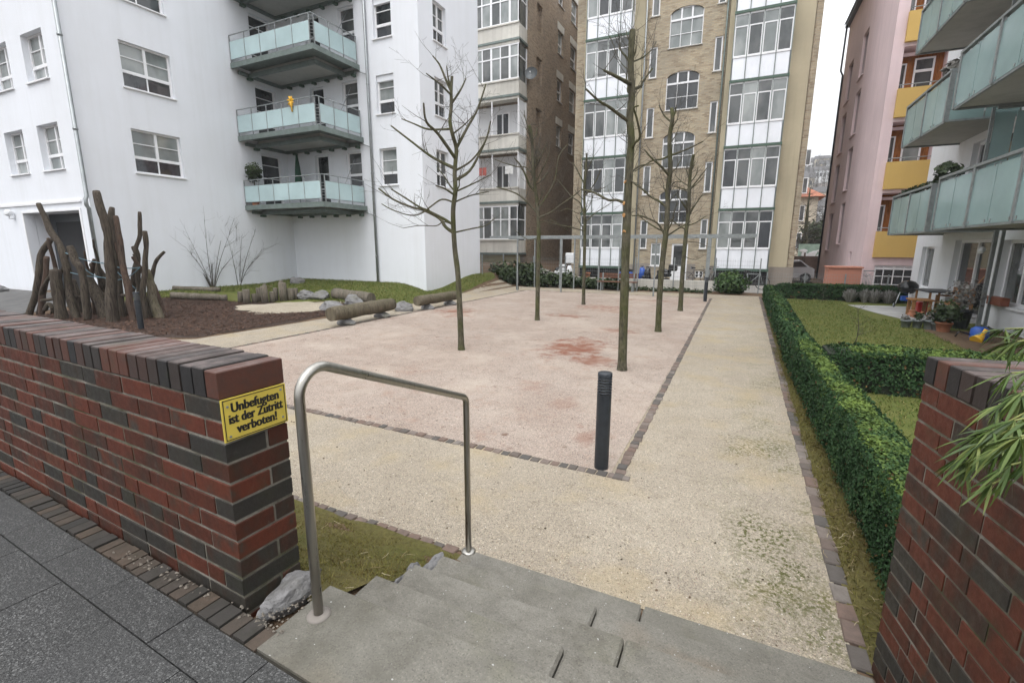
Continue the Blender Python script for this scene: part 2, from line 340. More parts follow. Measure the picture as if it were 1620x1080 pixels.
M['hedge'] = leafmat('boxwood_leaves', (.013,.032,.013), (.034,.075,.027), (.13,.185,.038), .72, .18)
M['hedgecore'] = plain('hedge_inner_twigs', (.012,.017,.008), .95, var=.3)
M['grass'] = leafmat('grass_blades', (.065,.10,.018), (.115,.145,.034), (.22,.20,.07), .7, .2)
M['moss'] = leafmat('moss_tufts', (.085,.06,.022), (.115,.112,.026), (.19,.165,.06), .85, .1)
M['straw'] = leafmat('dry_straw', (.16,.12,.06), (.27,.21,.12), (.42,.36,.24), .8, .15)
M['ivy'] = leafmat('ivy_leaves', (.012,.024,.008), (.028,.048,.014), (.06,.085,.025))
M['laurel'] = leafmat('laurel_leaves', (.018,.042,.012), (.04,.085,.02), (.085,.14,.035), .4)
M['bamboo'] = leafmat('bamboo_leaves', (.028,.055,.010), (.065,.11,.02), (.15,.18,.04), .5)
M['culm'] = plain('bamboo_culm', (.20,.22,.06), .5, var=.2)
M['lav'] = leafmat('lavender_foliage', (.14,.135,.12), (.24,.23,.21), (.36,.34,.33), .85, .1)
M['mulch'] = leafmat('bark_chips', (.030,.016,.011), (.078,.042,.028), (.15,.092,.066), .9, .15)
M['mulchbed'] = plain('mulch_bed', (.045,.026,.017), .95, 0, .4, 12, .8)
def bark(name, a, b, moss, sc=1.):
    t = NT(name); p = t.geo(); n = t.noise(t.mapping(p,(13*sc,13*sc,8*sc)), 1., 6, .7); n2 = t.noise(p, 2.4, 5, .6); rib = t.noise(t.mapping(p,(40*sc,40*sc,7*sc)), 1., 4, .6)
    c = t.mix(t.fr(n,.3,.7), a, b); c = t.mix(t.fr(n2,.42,.68,0,.8), c, moss); c = t.mix(t.fr(rib,.5,.68,0,.7), c, tuple(x*.4 for x in a)); c = t.mix(t.fr(t.noise(p, 5.5, 4, .7),.60,.72,0,.6), c, (.16,.15,.115)); t.bump(t.mth('ADD',rib,n), .8, .015); return t.out(c, .9, spec=.2)
M['bark'] = bark('plane_tree_bark', (.05,.045,.030), (.14,.127,.088), (.068,.076,.022))
M['twig'] = bark('grey_twigs', (.062,.056,.046), (.105,.095,.08), (.07,.06,.045))
M['cut'] = plain('fresh_cut_wood', (.45,.24,.09), .8, var=.2, sc=20)
def oldwood(name, a, b, g):
    t = NT(name); p = t.geo(); o = t.obj(); n = t.noise(t.mapping(p,(16,16,2.2)), 1., 6, .65); n2 = t.noise(p, 3., 5, .6); c = t.mix(t.fr(n,.3,.7), a, b); c = t.mix(t.fr(n2,.48,.7,0,.6), c, g); cr = t.noise(t.mapping(p,(40,40,2.4)), 1., 5, .65); c = t.mix(t.fr(cr,.52,.64,0,.85), c, tuple(x*.35 for x in a)); t.bump(t.mth('ADD',cr,n), .7, .015); return t.out(c, .9, spec=.2)
M['pole'] = oldwood('weathered_robinia', (.034,.026,.020), (.10,.082,.064), (.07,.06,.04))
M['polered'] = oldwood('reddish_robinia', (.06,.037,.028), (.10,.07,.053), (.06,.05,.04))
M['log'] = oldwood('mossy_log', (.10,.085,.06), (.165,.14,.10), (.06,.062,.024))
M['greylog'] = oldwood('grey_oak_pile', (.11,.095,.075), (.2,.175,.14), (.085,.08,.05))
M['bench'] = oldwood('brown_bench_slats', (.13,.062,.04), (.2,.10,.068), (.12,.08,.06))
M['orangewood'] = oldwood('varnished_orange_wood', (.27,.10,.028), (.38,.155,.05), (.2,.075,.025))
M['teak'] = oldwood('teak_furniture', (.26,.13,.055), (.36,.19,.08), (.2,.11,.05))
def rockm(name, a, b, c3):
    t = NT(name); p = t.geo(); n = t.noise(p, 5, 7, .7); n2 = t.noise(t.mapping(p,(3,3,22)), 1., 5, .65); c = t.mix(t.fr(n,.3,.7), a, b); c = t.mix(t.fr(n2,.5,.72,0,.8), c, c3); c = t.mix(t.fr(t.noise(p,2.2,4),.52,.72,0,.55), c, (.12,.115,.06)); t.bump(t.mth('ADD',n,t.noise(p,28,4,.7)), .8, .02); return t.out(c, .85, spec=.25)
M['rock'] = rockm('grey_limestone', (.135,.132,.13), (.25,.245,.245), (.07,.067,.06))
def concrete():
    t = NT('step_concrete'); p = t.geo(); n = t.noise(p, 1.3, 7, .66); n2 = t.noise(p, 6.5, 6, .7); f = t.sep(t.vor(p, 190, out='Color')); c = t.mix(t.fr(n,.3,.7), (.150,.141,.120), (.215,.204,.178)); c = t.mix(t.fr(n2,.42,.7,0,.6), c, (.105,.099,.082))
    c = t.mix(t.fr(t.noise(p, 2.1, 5, .6),.54,.72,0,.5), c, (.145,.14,.095)); c = t.mix(t.fr(t.noise(p,.9,4),.58,.70,0,.5), c, (.20,.145,.095)); c = t.mix(t.fr(t.noise(t.mapping(p,(1,1,1),(4,2,7)),1.7,6,.7),.55,.68,0,.6), c, (.085,.078,.06))
    c = t.mix(1., c, t.ramp(f[0], [(0,(.72,.72,.72)),(.2,(.93,.93,.93)),(.85,(1.04,1.04,1.04)),(1,(1.22,1.22,1.2))]), 'MULTIPLY'); c = t.mix(t.fr(t.noise(p, .7, 6, .7), .47, .66, 0, .65), c, (.10,.095,.078)); c = t.mix(t.mth('GREATER_THAN', f[1], .9985), c, (.36,.36,.34))
    t.bump(t.mth('ADD', n2, t.mth('MULTIPLY', t.noise(p,120,3), .5)), .35, .006); return t.out(c, .88, spec=.25)
M['concrete'] = concrete()
def paver():
    t = NT('granite_aggregate_paver'); p = t.geo(); f = t.sep(t.vor(p, 210, out='Color')); n = t.noise(p, 2.3, 6, .65); a = t.attr(); c = t.ramp(f[0], [(0,(.017,.017,.017)),(.35,(.039,.039,.038)),(.7,(.064,.064,.062)),(.88,(.10,.10,.098)),(1,(.20,.20,.195))])
    c = t.mix(t.fr(n,.35,.7,0,.6), c, (.036,.036,.035)); c = t.mix(t.mth('MULTIPLY', a, .4), c, (.058,.058,.058)); t.bump(t.vor(p,160), .5, .006); return t.out(c, .78, spec=.35)
M['paver'] = paver()
def cobble():
    t = NT('porphyry_cobble'); a = t.attr(); p = t.geo(); n = t.noise(p, 14, 6, .7); c = t.ramp(a, [(0,(.085,.08,.075)),(.35,(.125,.105,.092)),(.65,(.17,.115,.092)),(1,(.20,.175,.155))]); c = t.mix(t.fr(n,.35,.7,0,.5), c, (.06,.052,.042)); t.bump(n,.6,.01); return t.out(c, .8, spec=.3)
M['cobble'] = cobble()
def cobdark():
    t = NT('dark_cobble'); a = t.attr(); p = t.geo(); n = t.noise(p, 14, 6, .7); c = t.ramp(a, [(0,(.030,.029,.028)),(.5,(.05,.044,.039)),(1,(.085,.062,.046))]); c = t.mix(t.fr(n,.4,.7,0,.6), c, (.028,.027,.02)); t.bump(n,.6,.01); return t.out(c, .8, spec=.3)
M['cobdark'] = cobdark()
M['joint'] = plain('dirt_joint', (.025,.022,.016), .95, 0, .4, 20)
M['terra'] = plain('terracotta', (.36,.15,.08), .8, var=.2, sc=9)
M['tin'] = plain('galvanised_tin', (.23,.255,.26), .45, .6, .2, 9)
M['brick_red_planter'] = plain('brown_planter', (.23,.075,.04), .6, var=.15)
M['yellow'] = plain('yellow_plastic', (.75,.42,.02), .4, var=.08)
M['blue'] = plain('blue_plastic', (.02,.09,.40), .4, var=.1)
M['red'] = plain('red_plastic', (.45,.02,.02), .4, var=.1)
M['rope'] = plain('blue_rope', (.10,.17,.20), .8, var=.2)
M['signyellow'] = plain('yellow_sign_plate', (.56,.43,.07), .45, var=.06, sc=14)
M['ink'] = plain('black_print', (.012,.012,.012), .5, var=.1)
M['roof'] = plain('orange_roof_tiles', (.34,.13,.075), .85, 0, .3, 2)
M['slate'] = plain('dark_roof', (.07,.065,.065), .8, 0, .25, 1)
M['hill'] = plain('wooded_hillside', (.12,.095,.08), .95, 0, .45, .06, .0)
M['silver'] = plain('silver_car_paint', (.5,.52,.54), .25, .6, .05, 3)
M['whitepaint'] = plain('white_paint', (.75,.76,.77), .35, var=.06)
M['greenmural'] = plain('pale_green_wall', (.33,.46,.38), .8, 0, .35, 1.5)
M['cloth_r'] = plain('red_cloth', (.45,.12,.1), .9, var=.2); M['cloth_w'] = plain('white_cloth', (.7,.7,.68), .9, var=.1)
M['parasol'] = plain('dark_green_cloth', (.015,.06,.035), .85, var=.25)
# ------------------------------------------------------------------ terrain
G0 = -.6
def ss(t): t = np.clip(t, 0, 1); return t*t*(3-2*t)
def hgt(x, y):
    x = np.asarray(x, float); y = np.asarray(y, float)
    yard = np.full_like(x+y, G0)
    left = np.maximum(ss((y-12)/4.6), ss((-17.-x)/3.)*.75)*ss((-11.3-x)/2.5)*ss((y-6)/4)
    yard = yard + .46*left + .55*ss((y-17.2)/4.2)*ss((-10.7-x)/1.6)
    h = np.where(y < 2.42, np.where(x > -1.5, -.75, np.where(y < 1.24, -.06, -.10 - .5*ss((y-1.2)/1.2))), yard)
    h = np.where((y < 2.42) & (x > .62), G0, h)
    return h
def sheet(name, poly_or_rect, mat, dz, step=.4, kind='structure', jag=0.):
    "a draped sheet dz above the terrain; rect (x0,y0,x1,y1) or polygon list"
    m = MB(); bm = bmesh.new()
    poly = poly_or_rect if isinstance(poly_or_rect, list) else [(poly_or_rect[0],poly_or_rect[1]),(poly_or_rect[2],poly_or_rect[1]),(poly_or_rect[2],poly_or_rect[3]),(poly_or_rect[0],poly_or_rect[3])]
    if jag:
        q = []
        for i, a in enumerate(poly):
            b = poly[(i+1)%len(poly)]; L = math.dist(a, b); k = max(1, int(L/.18))
            for j in range(k):
                t = j/k; x = a[0]+(b[0]-a[0])*t; y = a[1]+(b[1]-a[1])*t; o = jag*mnoise.noise(Vector((x*2.1,y*2.1,3)))+jag*.6*mnoise.noise(Vector((x*7,y*7,9)))
                nx, ny = -(b[1]-a[1])/L, (b[0]-a[0])/L; q.append((x+nx*o, y+ny*o))
        poly = q
    bm.faces.new([bm.verts.new((x,y,0)) for x, y in poly]); xs = [p[0] for p in poly]; ys = [p[1] for p in poly]
    for ax, lo, hi in ((0,min(xs),max(xs)),(1,min(ys),max(ys))):
        n = int((hi-lo)/step)
        for i in range(1, n+1):
            co = [0,0,0]; no = [0,0,0]; co[ax] = lo+(hi-lo)*i/(n+1); no[ax] = 1
            bmesh.ops.bisect_plane(bm, geom=bm.verts[:]+bm.edges[:]+bm.faces[:], plane_co=co, plane_no=no)
    bm.verts.index_update()
    m.add([(v.co.x, v.co.y, float(hgt(v.co.x, v.co.y))+dz) for v in bm.verts], [tuple(v.index for v in f.verts) for f in bm.faces], True); bm.free()
    o = m.build(name, mat)
    if o.data.polygons and o.data.polygons[0].normal.z < 0: o.data.flip_normals()
    return tag(o, kind=kind)
gx = [-2000,-600,-200,-80,-45]+list(np.arange(-32,-1.6,.5))+[-1.55,-1.5,-1,-.3,.3,.60,.64]+list(np.arange(1,10,.6))+[14,30,80,200,600,2000]
gy = [-2000,-600,-200,-60,-20,-6,0,.6,1.2,1.26,1.5,1.8,2.1,2.40,2.44]+list(np.arange(2.8,27,.5))+[32,40,60,100,200,600,2000]
X, Y = np.meshgrid(gx, gy, indexing='ij'); Z = hgt(X, Y) - .004; nx_, ny_ = X.shape
gm = MB(); gm.add(np.stack([X,Y,Z],-1).reshape(-1,3), [(i*ny_+j,(i+1)*ny_+j,(i+1)*ny_+j+1,i*ny_+j+1) for i in range(nx_-1) for j in range(ny_-1)], True)
tag(gm.build('ground', M['soil']), kind='structure')
sheet('gravel_path', [(-10.85,2.455),(.70,2.455),(.76,8.),(.91,22.9),(-10.9,22.9),(-11.6,22.9),(-10.6,13),(-10.9,6.3),(-13,4.5),(-14,2.5)], M['gravel'], .004)
CY0, CY1, CX0, CX1 = 4.02, 20.95, -9.2, -.90
sheet('sand_court', (CX0,CY0,CX1,CY1), M['court'], .010)
sheet('bark_mulch_bed', [(-11.15,6.4),(-10.95,9.),(-11.5,12.3),(-13.5,13.),(-15.4,12.),(-18.6,11.),(-18.8,6.0),(-14.5,4.6)], M['mulchbed'], .006, jag=.12)
sheet('sand_patch', [(-12.3,10.2),(-12.2,12.),(-13.2,12.9),(-15.,12.2),(-15.9,10.6),(-14.6,9.9),(-13.3,9.5)], M['sand'], .016, jag=.3)
sheet('side_lawn', [(-10.7,13.2),(-11.15,17.),(-11.75,22.6),(-12.28,23.2),(-12.28,16.98),(-20.18,16.98),(-20.18,9.),(-19.,8.8),(-18.6,11.),(-15.4,12.),(-13.5,13.),(-11.5,12.4)], M['turf'], .006, jag=.05)
sheet('driveway', [(-60,-3),(-19.6,4.),(-19.6,8.75),(-60,8.75)], M['asphalt'], .012, 2.)
sheet('garden_lawn', (1.32,2.6,6.15,22.4), M['turf'], .004)
sheet('patio', [(3.75,20.9),(4.15,18.6),(4.55,17.2),(6.15,17.2),(6.15,21.4)], plain('pale_patio_slabs', (.33,.33,.32), .85, var=.25, sc=1.6), .012)
sheet('bare_soil', [(4.5,15.4),(6.15,15.6),(6.15,9),(4.6,11.5),(4.3,13.6)], M['soil'], .010, jag=.15)
sheet('rear_yard', (-14,24.6,4.9,30.4), plain('rear_yard_paving', (.26,.25,.23), .9, var=.25, sc=1.2), .006, 2.)
sheet('planting_bed', [(-12.2,22.95),(.8,22.95),(.8,24.5),(-12.2,24.5)], M['soil'], .012)
sheet('verge', [(.74,2.5),(.84,12.),(.95,21.5),(1.3,21.5),(1.3,2.5)], M['bank'], .008)
def bank():
    m = MB(); xs = np.arange(-13,-1.44,.25); ys = np.linspace(1.22,2.42,9); vs = []; 
    for x in xs:
        for y in ys: vs.append((x, y, float(hgt(x-.3, min(y,2.41)))+.012+.02*mnoise.noise(Vector((x*3,y*3,0)))))
    n = len(ys); m.add(vs, [(i*n+j,(i+1)*n+j,(i+1)*n+j+1,i*n+j+1) for i in range(len(xs)-1) for j in range(n-1)], True)
    tag(m.build('grass_bank', M['bank']), kind='structure')
bank()
# ------------------------------------------------------------------ scattered small stuff
def blades(name, pts, mat, h=(.03,.07), w=.006, lean=.5, tone=None, seg=1):
    m = MB(); N = len(pts); vs = []; fs = []; tn = []
    for i, (x, y, z) in enumerate(pts):
        a = random.uniform(0, 6.283); H = random.uniform(*h); l = random.gauss(0, lean)*H; dx, dy = math.cos(a), math.sin(a); b = len(vs); lx, ly = random.gauss(0,lean)*H, l
        vs += [(x-dx*w,y-dy*w,z),(x+dx*w,y+dy*w,z),(x+lx,y+ly,z+H)]; fs.append((b,b+1,b+2)); tn.append(random.random() if tone is None else tone)
    m.v = vs; m.f = fs; m.t = tn; m.sm = [False]*len(fs)
    return tag(m.build(name, mat), kind='stuff')
def scatter(x0, y0, x1, y1, n, ok=None, clump=0., dz=.01):
    out = []
    while len(out) < n:
        x, y = random.uniform(x0,x1), random.uniform(y0,y1)
        if ok and not ok(x, y): n -= .3; continue
        if clump and mnoise.noise(Vector((x*2.3,y*2.3,1.7)))*.5+.5 < random.random()*clump: n -= .2; continue
        out.append((x, y, float(hgt(x,y))+dz))
    return out
bankpts = [(x,y,float(hgt(x-.3,min(y,2.41)))+.012) for x,y,_ in scatter(-4.2,1.28,-1.52,2.36,24000,lambda x,y: not (x<-1.7 and y<1.32), .95)]
blades('bank_grass', bankpts, M['moss'], (.006,.022), .0032, 1.1)
blades('side_lawn_grass', [(x,y,z) for x,y,z in scatter(-20,9,-10.8,22.5,26000,lambda x,y: (y>13.2 and x>-12.2 and x<-10.75-.1*(y-13)) or (y>12.8 and y<16.9 and x<-12.2) or (x<-18.7 and y<16.9))], M['grass'], (.04,.09), .012, .5)
blades('garden_lawn_grass', scatter(1.35,5.5,6.1,22.2,23000,lambda x,y: not (x>3.7 and y>17) and not (x>4.4 and y<15.6 and y>9)), M['grass'], (.02,.055), .009, .7)
blades('verge_moss', scatter(.775,2.6,1.15,11.,12000,None,.6), M['moss'], (.01,.035), .004, .9)
def straws(name, pts, L=(.03,.085), w=.0016):
    m = MB()
    for x, y, z in pts:
        a = random.uniform(0, 6.283); l = random.uniform(*L)/2; k = random.uniform(-.4,.4); dx, dy = math.cos(a)*l, math.sin(a)*l; ux, uy = -math.sin(a)*w, math.cos(a)*w; cx, cy = -dy*k, dx*k; zz = z+random.uniform(.005,.03); m.tone = random.random()
        m.add([(x-dx-ux,y-dy-uy,zz),(x-dx+ux,y-dy+uy,zz),(x+cx+ux,y+cy+uy,zz+.006),(x+cx-ux,y+cy-uy,zz+.006),(x+dx+ux,y+dy+uy,zz),(x+dx-ux,y+dy-uy,zz)],[(0,3,2,1),(3,5,4,2)])
    return tag(m.build(name, M['straw']), kind='stuff')
straws('dry_leaf_litter', [random.choice(bankpts) for _ in range(60)] + scatter(.74,2.6,.96,5.0,75,None,.7,.012) + scatter(.3,2.6,.7,6,14,None,0,.006))
def chips():
    m = MB()
    for x, y, z in scatter(-18.8,4.7,-11,13,24000,lambda x,y: (y < 6.4 + 0 or x < -11.1) and not ((x+14)**2/3.6+(y-11.2)**2/2.2 < 1) and y > 4.7+max(0,(x+14.5))*.55 and y < 13-max(0,-13.5-x)*.42):
        a = random.uniform(0,6.283); l, w = random.uniform(.014,.042), random.uniform(.007,.016); t = random.uniform(-.3,.3); dx, dy = math.cos(a), math.sin(a); zz = z+random.uniform(.006,.035); m.tone = random.random()
        m.add([(x-dx*l-dy*w,y-dy*l+dx*w,zz-t*l),(x-dx*l+dy*w,y-dy*l-dx*w,zz-t*l),(x+dx*l+dy*w,y+dy*l-dx*w,zz+t*l),(x+dx*l-dy*w,y+dy*l+dx*w,zz+t*l)],[(0,1,2,3)])
    tag(m.build('bark_chips', M['mulch']), kind='stuff')
chips()
def pebbles():
    m = MB()
    def peb(x,y,z,r):
        a = random.uniform(0,6.28); c,s_ = math.cos(a)*r, math.sin(a)*r; e = random.uniform(.5,.9); m.tone = random.random()
        m.add([(x+c,y+s_,z),(x-s_*e,y+c*e,z),(x-c,y-s_,z),(x+s_*e,y-c*e,z),(x+c*.2,y,z+r*.7)],[(0,1,4),(1,2,4),(2,3,4),(3,0,4)])
    for _ in range(70): peb(random.uniform(-2.6,-1.45), 1.0+random.uniform(-.03,.02)+ .02, .004, random.uniform(.004,.012))
    for _ in range(120): peb(random.uniform(-1.62,-1.48), random.uniform(1.0,1.25), .004, random.uniform(.003,.008))
    tag(m.build('loose_pebbles', plain('pebbles', (.16,.14,.115), .9, 0, .5, 60)), kind='stuff')
pebbles()
def debris():
    m = MB(); rr = random.Random(4)
    def put(x, y, z, r, tone):
        a = rr.uniform(0,6.28); c, s_ = math.cos(a)*r, math.sin(a)*r; e = rr.uniform(.4,.9); m.tone = tone
        m.add([(x+c,y+s_,z),(x-s_*e,y+c*e,z),(x-c,y-s_,z),(x+s_*e,y-c*e,z),(x+c*.25,y,z+r*rr.uniform(.35,.8))],[(0,1,4),(1,2,4),(2,3,4),(3,0,4)])
    for _ in range(5200): y = 2.5+5.5*rr.random()**1.7; x = rr.uniform(-4.5-y*.4,.64); put(x, y, G0+(.010 if -9.2 < x < -.9 and y > 4.03 else .004), rr.uniform(.003,.0075), rr.random())
    for _ in range(900): y = 4.2+15*rr.random()**1.5; x = rr.uniform(-9,-1); put(x, y, G0+.010, rr.uniform(.006,.016), rr.random()*.45)
    for _ in range(260): y = 2.6+9*rr.random()**1.6; x = rr.uniform(-5,.6); put(x, y, G0+.008, rr.uniform(.006,.013), rr.random()*.12)
    t = NT('loose_stone'); t.out(t.ramp(t.attr(), [(0,(.04,.03,.02)),(.15,(.16,.11,.075)),(.4,(.30,.21,.165)),(.7,(.44,.38,.31)),(1,(.62,.58,.52))]), .9, spec=.2)
    tag(m.build('loose_gravel', t.m), kind='stuff')
debris()
# ------------------------------------------------------------------ pavement, steps, edgings
WA = math.atan(.045)                                      # the wall and the pavement run 2.6 degrees off the steps
wc = (-1.695, 1.035)
def wloc(u, d): c, s = math.cos(WA), math.sin(WA); return (wc[0]-u*c+d*s*1., wc[1]+u*s+d*c)   # u along the wall away from its end, d into the yard
def wbox(m, u0, u1, d0, d1, z0, z1, j=0.):
    p = [wloc(u0,d0),wloc(u1,d0),wloc(u1,d1),wloc(u0,d1)]; r = lambda: random.uniform(-j,j)
    b = .004; cu = (u0+u1)/2; 
    q = [wloc(u0+b,d0+b),wloc(u1-b,d0+b),wloc(u1-b,d1-b),wloc(u0+b,d1-b)]; dz = r()
    return m.hexa([(x,y,z0) for x,y in p[::-1]]+[(x,y,z1+dz) for x,y in p[::-1]])
pv = MB(); jt = MB(); jt.add([(-60,-30,-.012),(3,-30,-.012),(3,.93,-.012),(-1.45,.93,-.012),(-60,3.5,-.012)],[(0,1,2,3,4)])
tag(jt.build('pavement_joints', M['joint']), kind='structure')
for r in range(6):
    d1 = -.115 if r == 0 else -.285-.47*(r-1); d0 = -.279 if r == 0 else d1-.464; off = (0.165,-.07,.165,-.07,.165,-.07)[r]
    for k in range(-5, 14):
        u0 = off+.47*k; pv.tone = random.random()
        pv.tone = random.random()
        wbox(pv, u0, u0+.465, d0, d1, -.05, random.uniform(-.003,.001))
tag(pv.build('pavement', M['paver']), kind='structure')
cb = MB(); u = -.22
while u < 6.5:
    w = random.uniform(.062,.085); cb.tone = random.random(); wbox(cb, u, u+w-.011, -.108+random.uniform(-.004,.004), -.012+random.uniform(-.004,.004), -.06, .004+random.uniform(-.004,.003)); u += w
tag(cb.build('cobble_edging', M['cobdark']), 'row of small dark cobbles along the foot of the left brick wall', 'cobble edging')
# steps
NY = [1.285, 1.58, 1.89, 2.19, 2.49]; RZ = .1472
st = thing('concrete_steps', 'weathered grey concrete steps leading down from the pavement to the gravel path', 'steps', (-1,1.3,0))
for k in range(5):
    y0 = .93 if k == 0 else NY[k-1]; y1 = NY[k]; z = -RZ*k; m = MB(); jl = []
    if k in (1,2,3,4): jl = [(-.505,-.32,-.525,-.33)[k-1]]
    cuts = [-1.49-.012*k]+([jl[0]] if k else [])+[2.2 if k == 0 else (.95 if k < 4 else .77)]
    for i in range(len(cuts)-1):
        a, b_ = cuts[i]+(.004 if i else 0), cuts[i+1]-(.004 if i < len(cuts)-2 else 0)
        if k == 0:
            fr = lambda x: .93-.045*(x+1.49)-.004
            xs = [a,b_]; m.hexa([(a,fr(a),-.9),(b_,fr(b_)-.0,-.9),(b_,y1,-.9),(a,y1,-.9),(a,fr(a),0),(b_,fr(b_),0),(b_,y1,0),(a,y1,0)])
        else: m.bbox(a, y0-.02, -.95, b_, y1, z-.004, .011)
    m.build('step', M['concrete'], st)
m = MB()
for x,y,z,sx,sy,sz,sd in ((-1.495,1.70,-.315,.028,.10,.035,3),(-1.50,1.86,-.335,.035,.07,.05,4),(-1.52,2.03,-.465,.05,.10,.045,5),(-1.485,1.40,-.175,.018,.06,.035,6),(-1.54,2.14,-.47,.045,.07,.045,8)): m.rock((x,y,z),(sx,sy,sz),sd,.5)
m.build('broken_stone_edge', M['rock'], st)
def cobrow(name, a, b, wid, label, rows=1, mat='cobble', dz=0., L=(.085,.12)):
    m = MB(); d = Vector((b[0]-a[0], b[1]-a[1], 0)); T = d.length; d.normalize(); n = Vector((-d.y,d.x,0))
    for r in range(rows):
        t = random.uniform(0,.05)
        while t < T-.03:
            w = random.uniform(*L); m.tone = random.random(); o = Vector((a[0],a[1],0))+d*t+n*(r*wid+random.uniform(-.006,.006)); z = float(hgt(o.x,o.y)); z = G0 if z < G0 else z
            zt = z+.014+dz+random.uniform(-.004,.005); e = o+d*(w-.012); q = [o,e,e+n*(wid-.01),o+n*(wid-.01)]; j = lambda: random.uniform(-.005,.005); q = [(p.x+j(),p.y+j()) for p in q]
            cx = sum(p[0] for p in q)/4; cy = sum(p[1] for p in q)/4; q2 = [(cx+(x-cx)*.9, cy+(y-cy)*.9) for x,y in q]
            m.add([(x,y,zt-.07) for x,y in q]+[(x,y,zt-.008) for x,y in q]+[(x,y,zt) for x,y in q2], [(0,1,5,4),(1,2,6,5),(2,3,7,6),(3,0,4,7),(4,5,9,8),(5,6,10,9),(6,7,11,10),(7,4,8,11),(8,9,10,11)]); t += w
    return tag(m.build(name, M[mat]), label, 'cobble edging', 'cobble edgings of the gravel path and court')
cobrow('cobble_edging', (CX0-.1,CY0-.01), (CX1+.12,CY0-.09), .1, 'cobble row between pink sand court and path, ending at the near bollard lamp')
cobrow('cobble_edging', (CX1+.12,CY0-.09), (CX1+.02,CY1), .1, 'cobble row along the right long side of the pink sand court', 1)
cobrow('cobble_edging', (CX0-.02,CY0), (CX0-.05,CY1), .1, 'cobble row along the left long side of the pink sand court, behind the two logs')
cobrow('cobble_edging', (CX0,CY1+.05), (CX1,CY1), .1, 'cobble row along the far short side of the pink sand court')
cobrow('cobble_edging', (.775,2.48), (.825,8.), .105, 'grey cobble row between gravel path and the long box hedge', 1, 'cobble', 0, (.13,.2))
cobrow('cobble_edging', (.826,8.02), (.985,22.6), .105, 'far grey cobble row along the long box hedge up to the back bed', 1, 'cobble', 0, (.13,.2))
cobrow('cobble_edging', (-13,2.42), (-1.62,2.40), .085, 'dark cobble row below the small mossy bank beside the steps', 1, 'cobble', -.006)
# ------------------------------------------------------------------ brick walls
def brickwall(name, label, length, thick, base_z, top_z, loc, ang, endsplit=True, cap=.115, courses_from=None, capside=1):
    "u runs from the end face along the wall, d across it; local frame rotated by ang about z"
    root = thing(name, label, 'brick wall', (loc[0],loc[1],0)); H = .0833
    zc = top_z-cap; n = int(round((zc-base_z)/H)); core = MB(); br = MB(); cp = MB(); c, s = math.cos(ang), math.sin(ang)
    def P(u, d, z): return (loc[0]+u*c-d*s, loc[1]+u*s+d*c, z)
    def bk(m, u0, u1, d0, d1, z0, z1, b=.0025):
        r = lambda q=.0018: random.uniform(-q,q)
        u0+=r();u1+=r();z0+=r();z1+=r(); d0+=r(); 
        ps = []; 
        for (z, e) in ((z0,b),(z0+b,0),(z1-b,0),(z1,b)):
            ps += [P(u0+e,d0+e,z),P(u1-e,d0+e,z),P(u1-e,d1-e,z),P(u0+e,d1-e,z)]
        f = [(3,2,1,0),(12,13,14,15)]
        for k in range(3):
            for i in range(4): f.append((k*4+i,k*4+(i+1)%4,k*4+4+(i+1)%4,k*4+4+i))
        m.add(ps, f)
    core.hexa([P(.0035,.0035,base_z-.3),P(length,.0035,base_z-.3),P(length,thick-.0035,base_z-.3),P(.0035,thick-.0035,base_z-.3),P(.0035,.0035,zc),P(length,.0035,zc),P(length,thick-.0035,zc),P(.0035,thick-.0035,zc)])
    core.build('mortar_core', M['mortar'], root)
    for k in range(-3, n):
        z0 = zc-(n-k)*H+.005; z1 = z0+H-.011; u = 0.; first = True; ph = (0.0,.115,.055,.17)[k%4]
        while u < length:
            if first: w = (.24,.115,.24,.175)[k%4]
            else: w = random.choice((.24,.24,.24,.24,.115))
            w = min(w, length-u+.05)
            if first and endsplit and k%2 == 0:
                br.tone = random.random(); bk(br, u, u+w, 0, thick*.62, z0, z1); br.tone = random.random(); bk(br, u, u+w, thick*.62+.012, thick, z0, z1)
            else: br.tone = random.random()**.9; bk(br, u, u+w, 0, thick, z0, z1)
            u += w+.011; first = False
    br.build('brickwork', M['clinker'], root)
    u = 0.
    while u < length:
        w = .071; cp.tone = random.random(); bk(cp, u, u+w, -.004, thick+.004, zc+.004, top_z+random.uniform(-.002,.003), .004); u += w+.0115
    cp.build('cap', M['cap'], root); 
    j = MB(); j.hexa([P(.006,.004,zc),P(length,.004,zc),P(length,thick-.004,zc),P(.006,thick-.004,zc),P(.006,.004,top_z-.008),P(length,.004,top_z-.008),P(length,thick-.004,top_z-.008),P(.006,thick-.004,top_z-.008)]); j.build('cap_mortar', M['joint'], root)
    return root
# left wall: u away from the opening (towards -x); mirror so d goes into the yard
wl = brickwall('brick_wall', 'long dark red clinker wall on the left with a yellow notice on its end', 9., .262, .0, 1.0, (wc[0],wc[1]), math.pi-WA, True)
for ch in wl.children:                                     # d points to -y in that frame: flip it across the wall line
    me = ch.data; c, s = math.cos(math.pi-WA), math.sin(math.pi-WA); nrm = Vector((-s, c, 0))
    for v in me.vertices: dd = v.co.dot(nrm); v.co -= nrm*2*dd
    me.flip_normals()
wr = brickwall('brick_wall', 'clinker wall at the right edge of the steps with bamboo hanging over it', 2.6, .40, -.6, 1.0, (.765,2.53), math.atan2(-.987,.158), True)
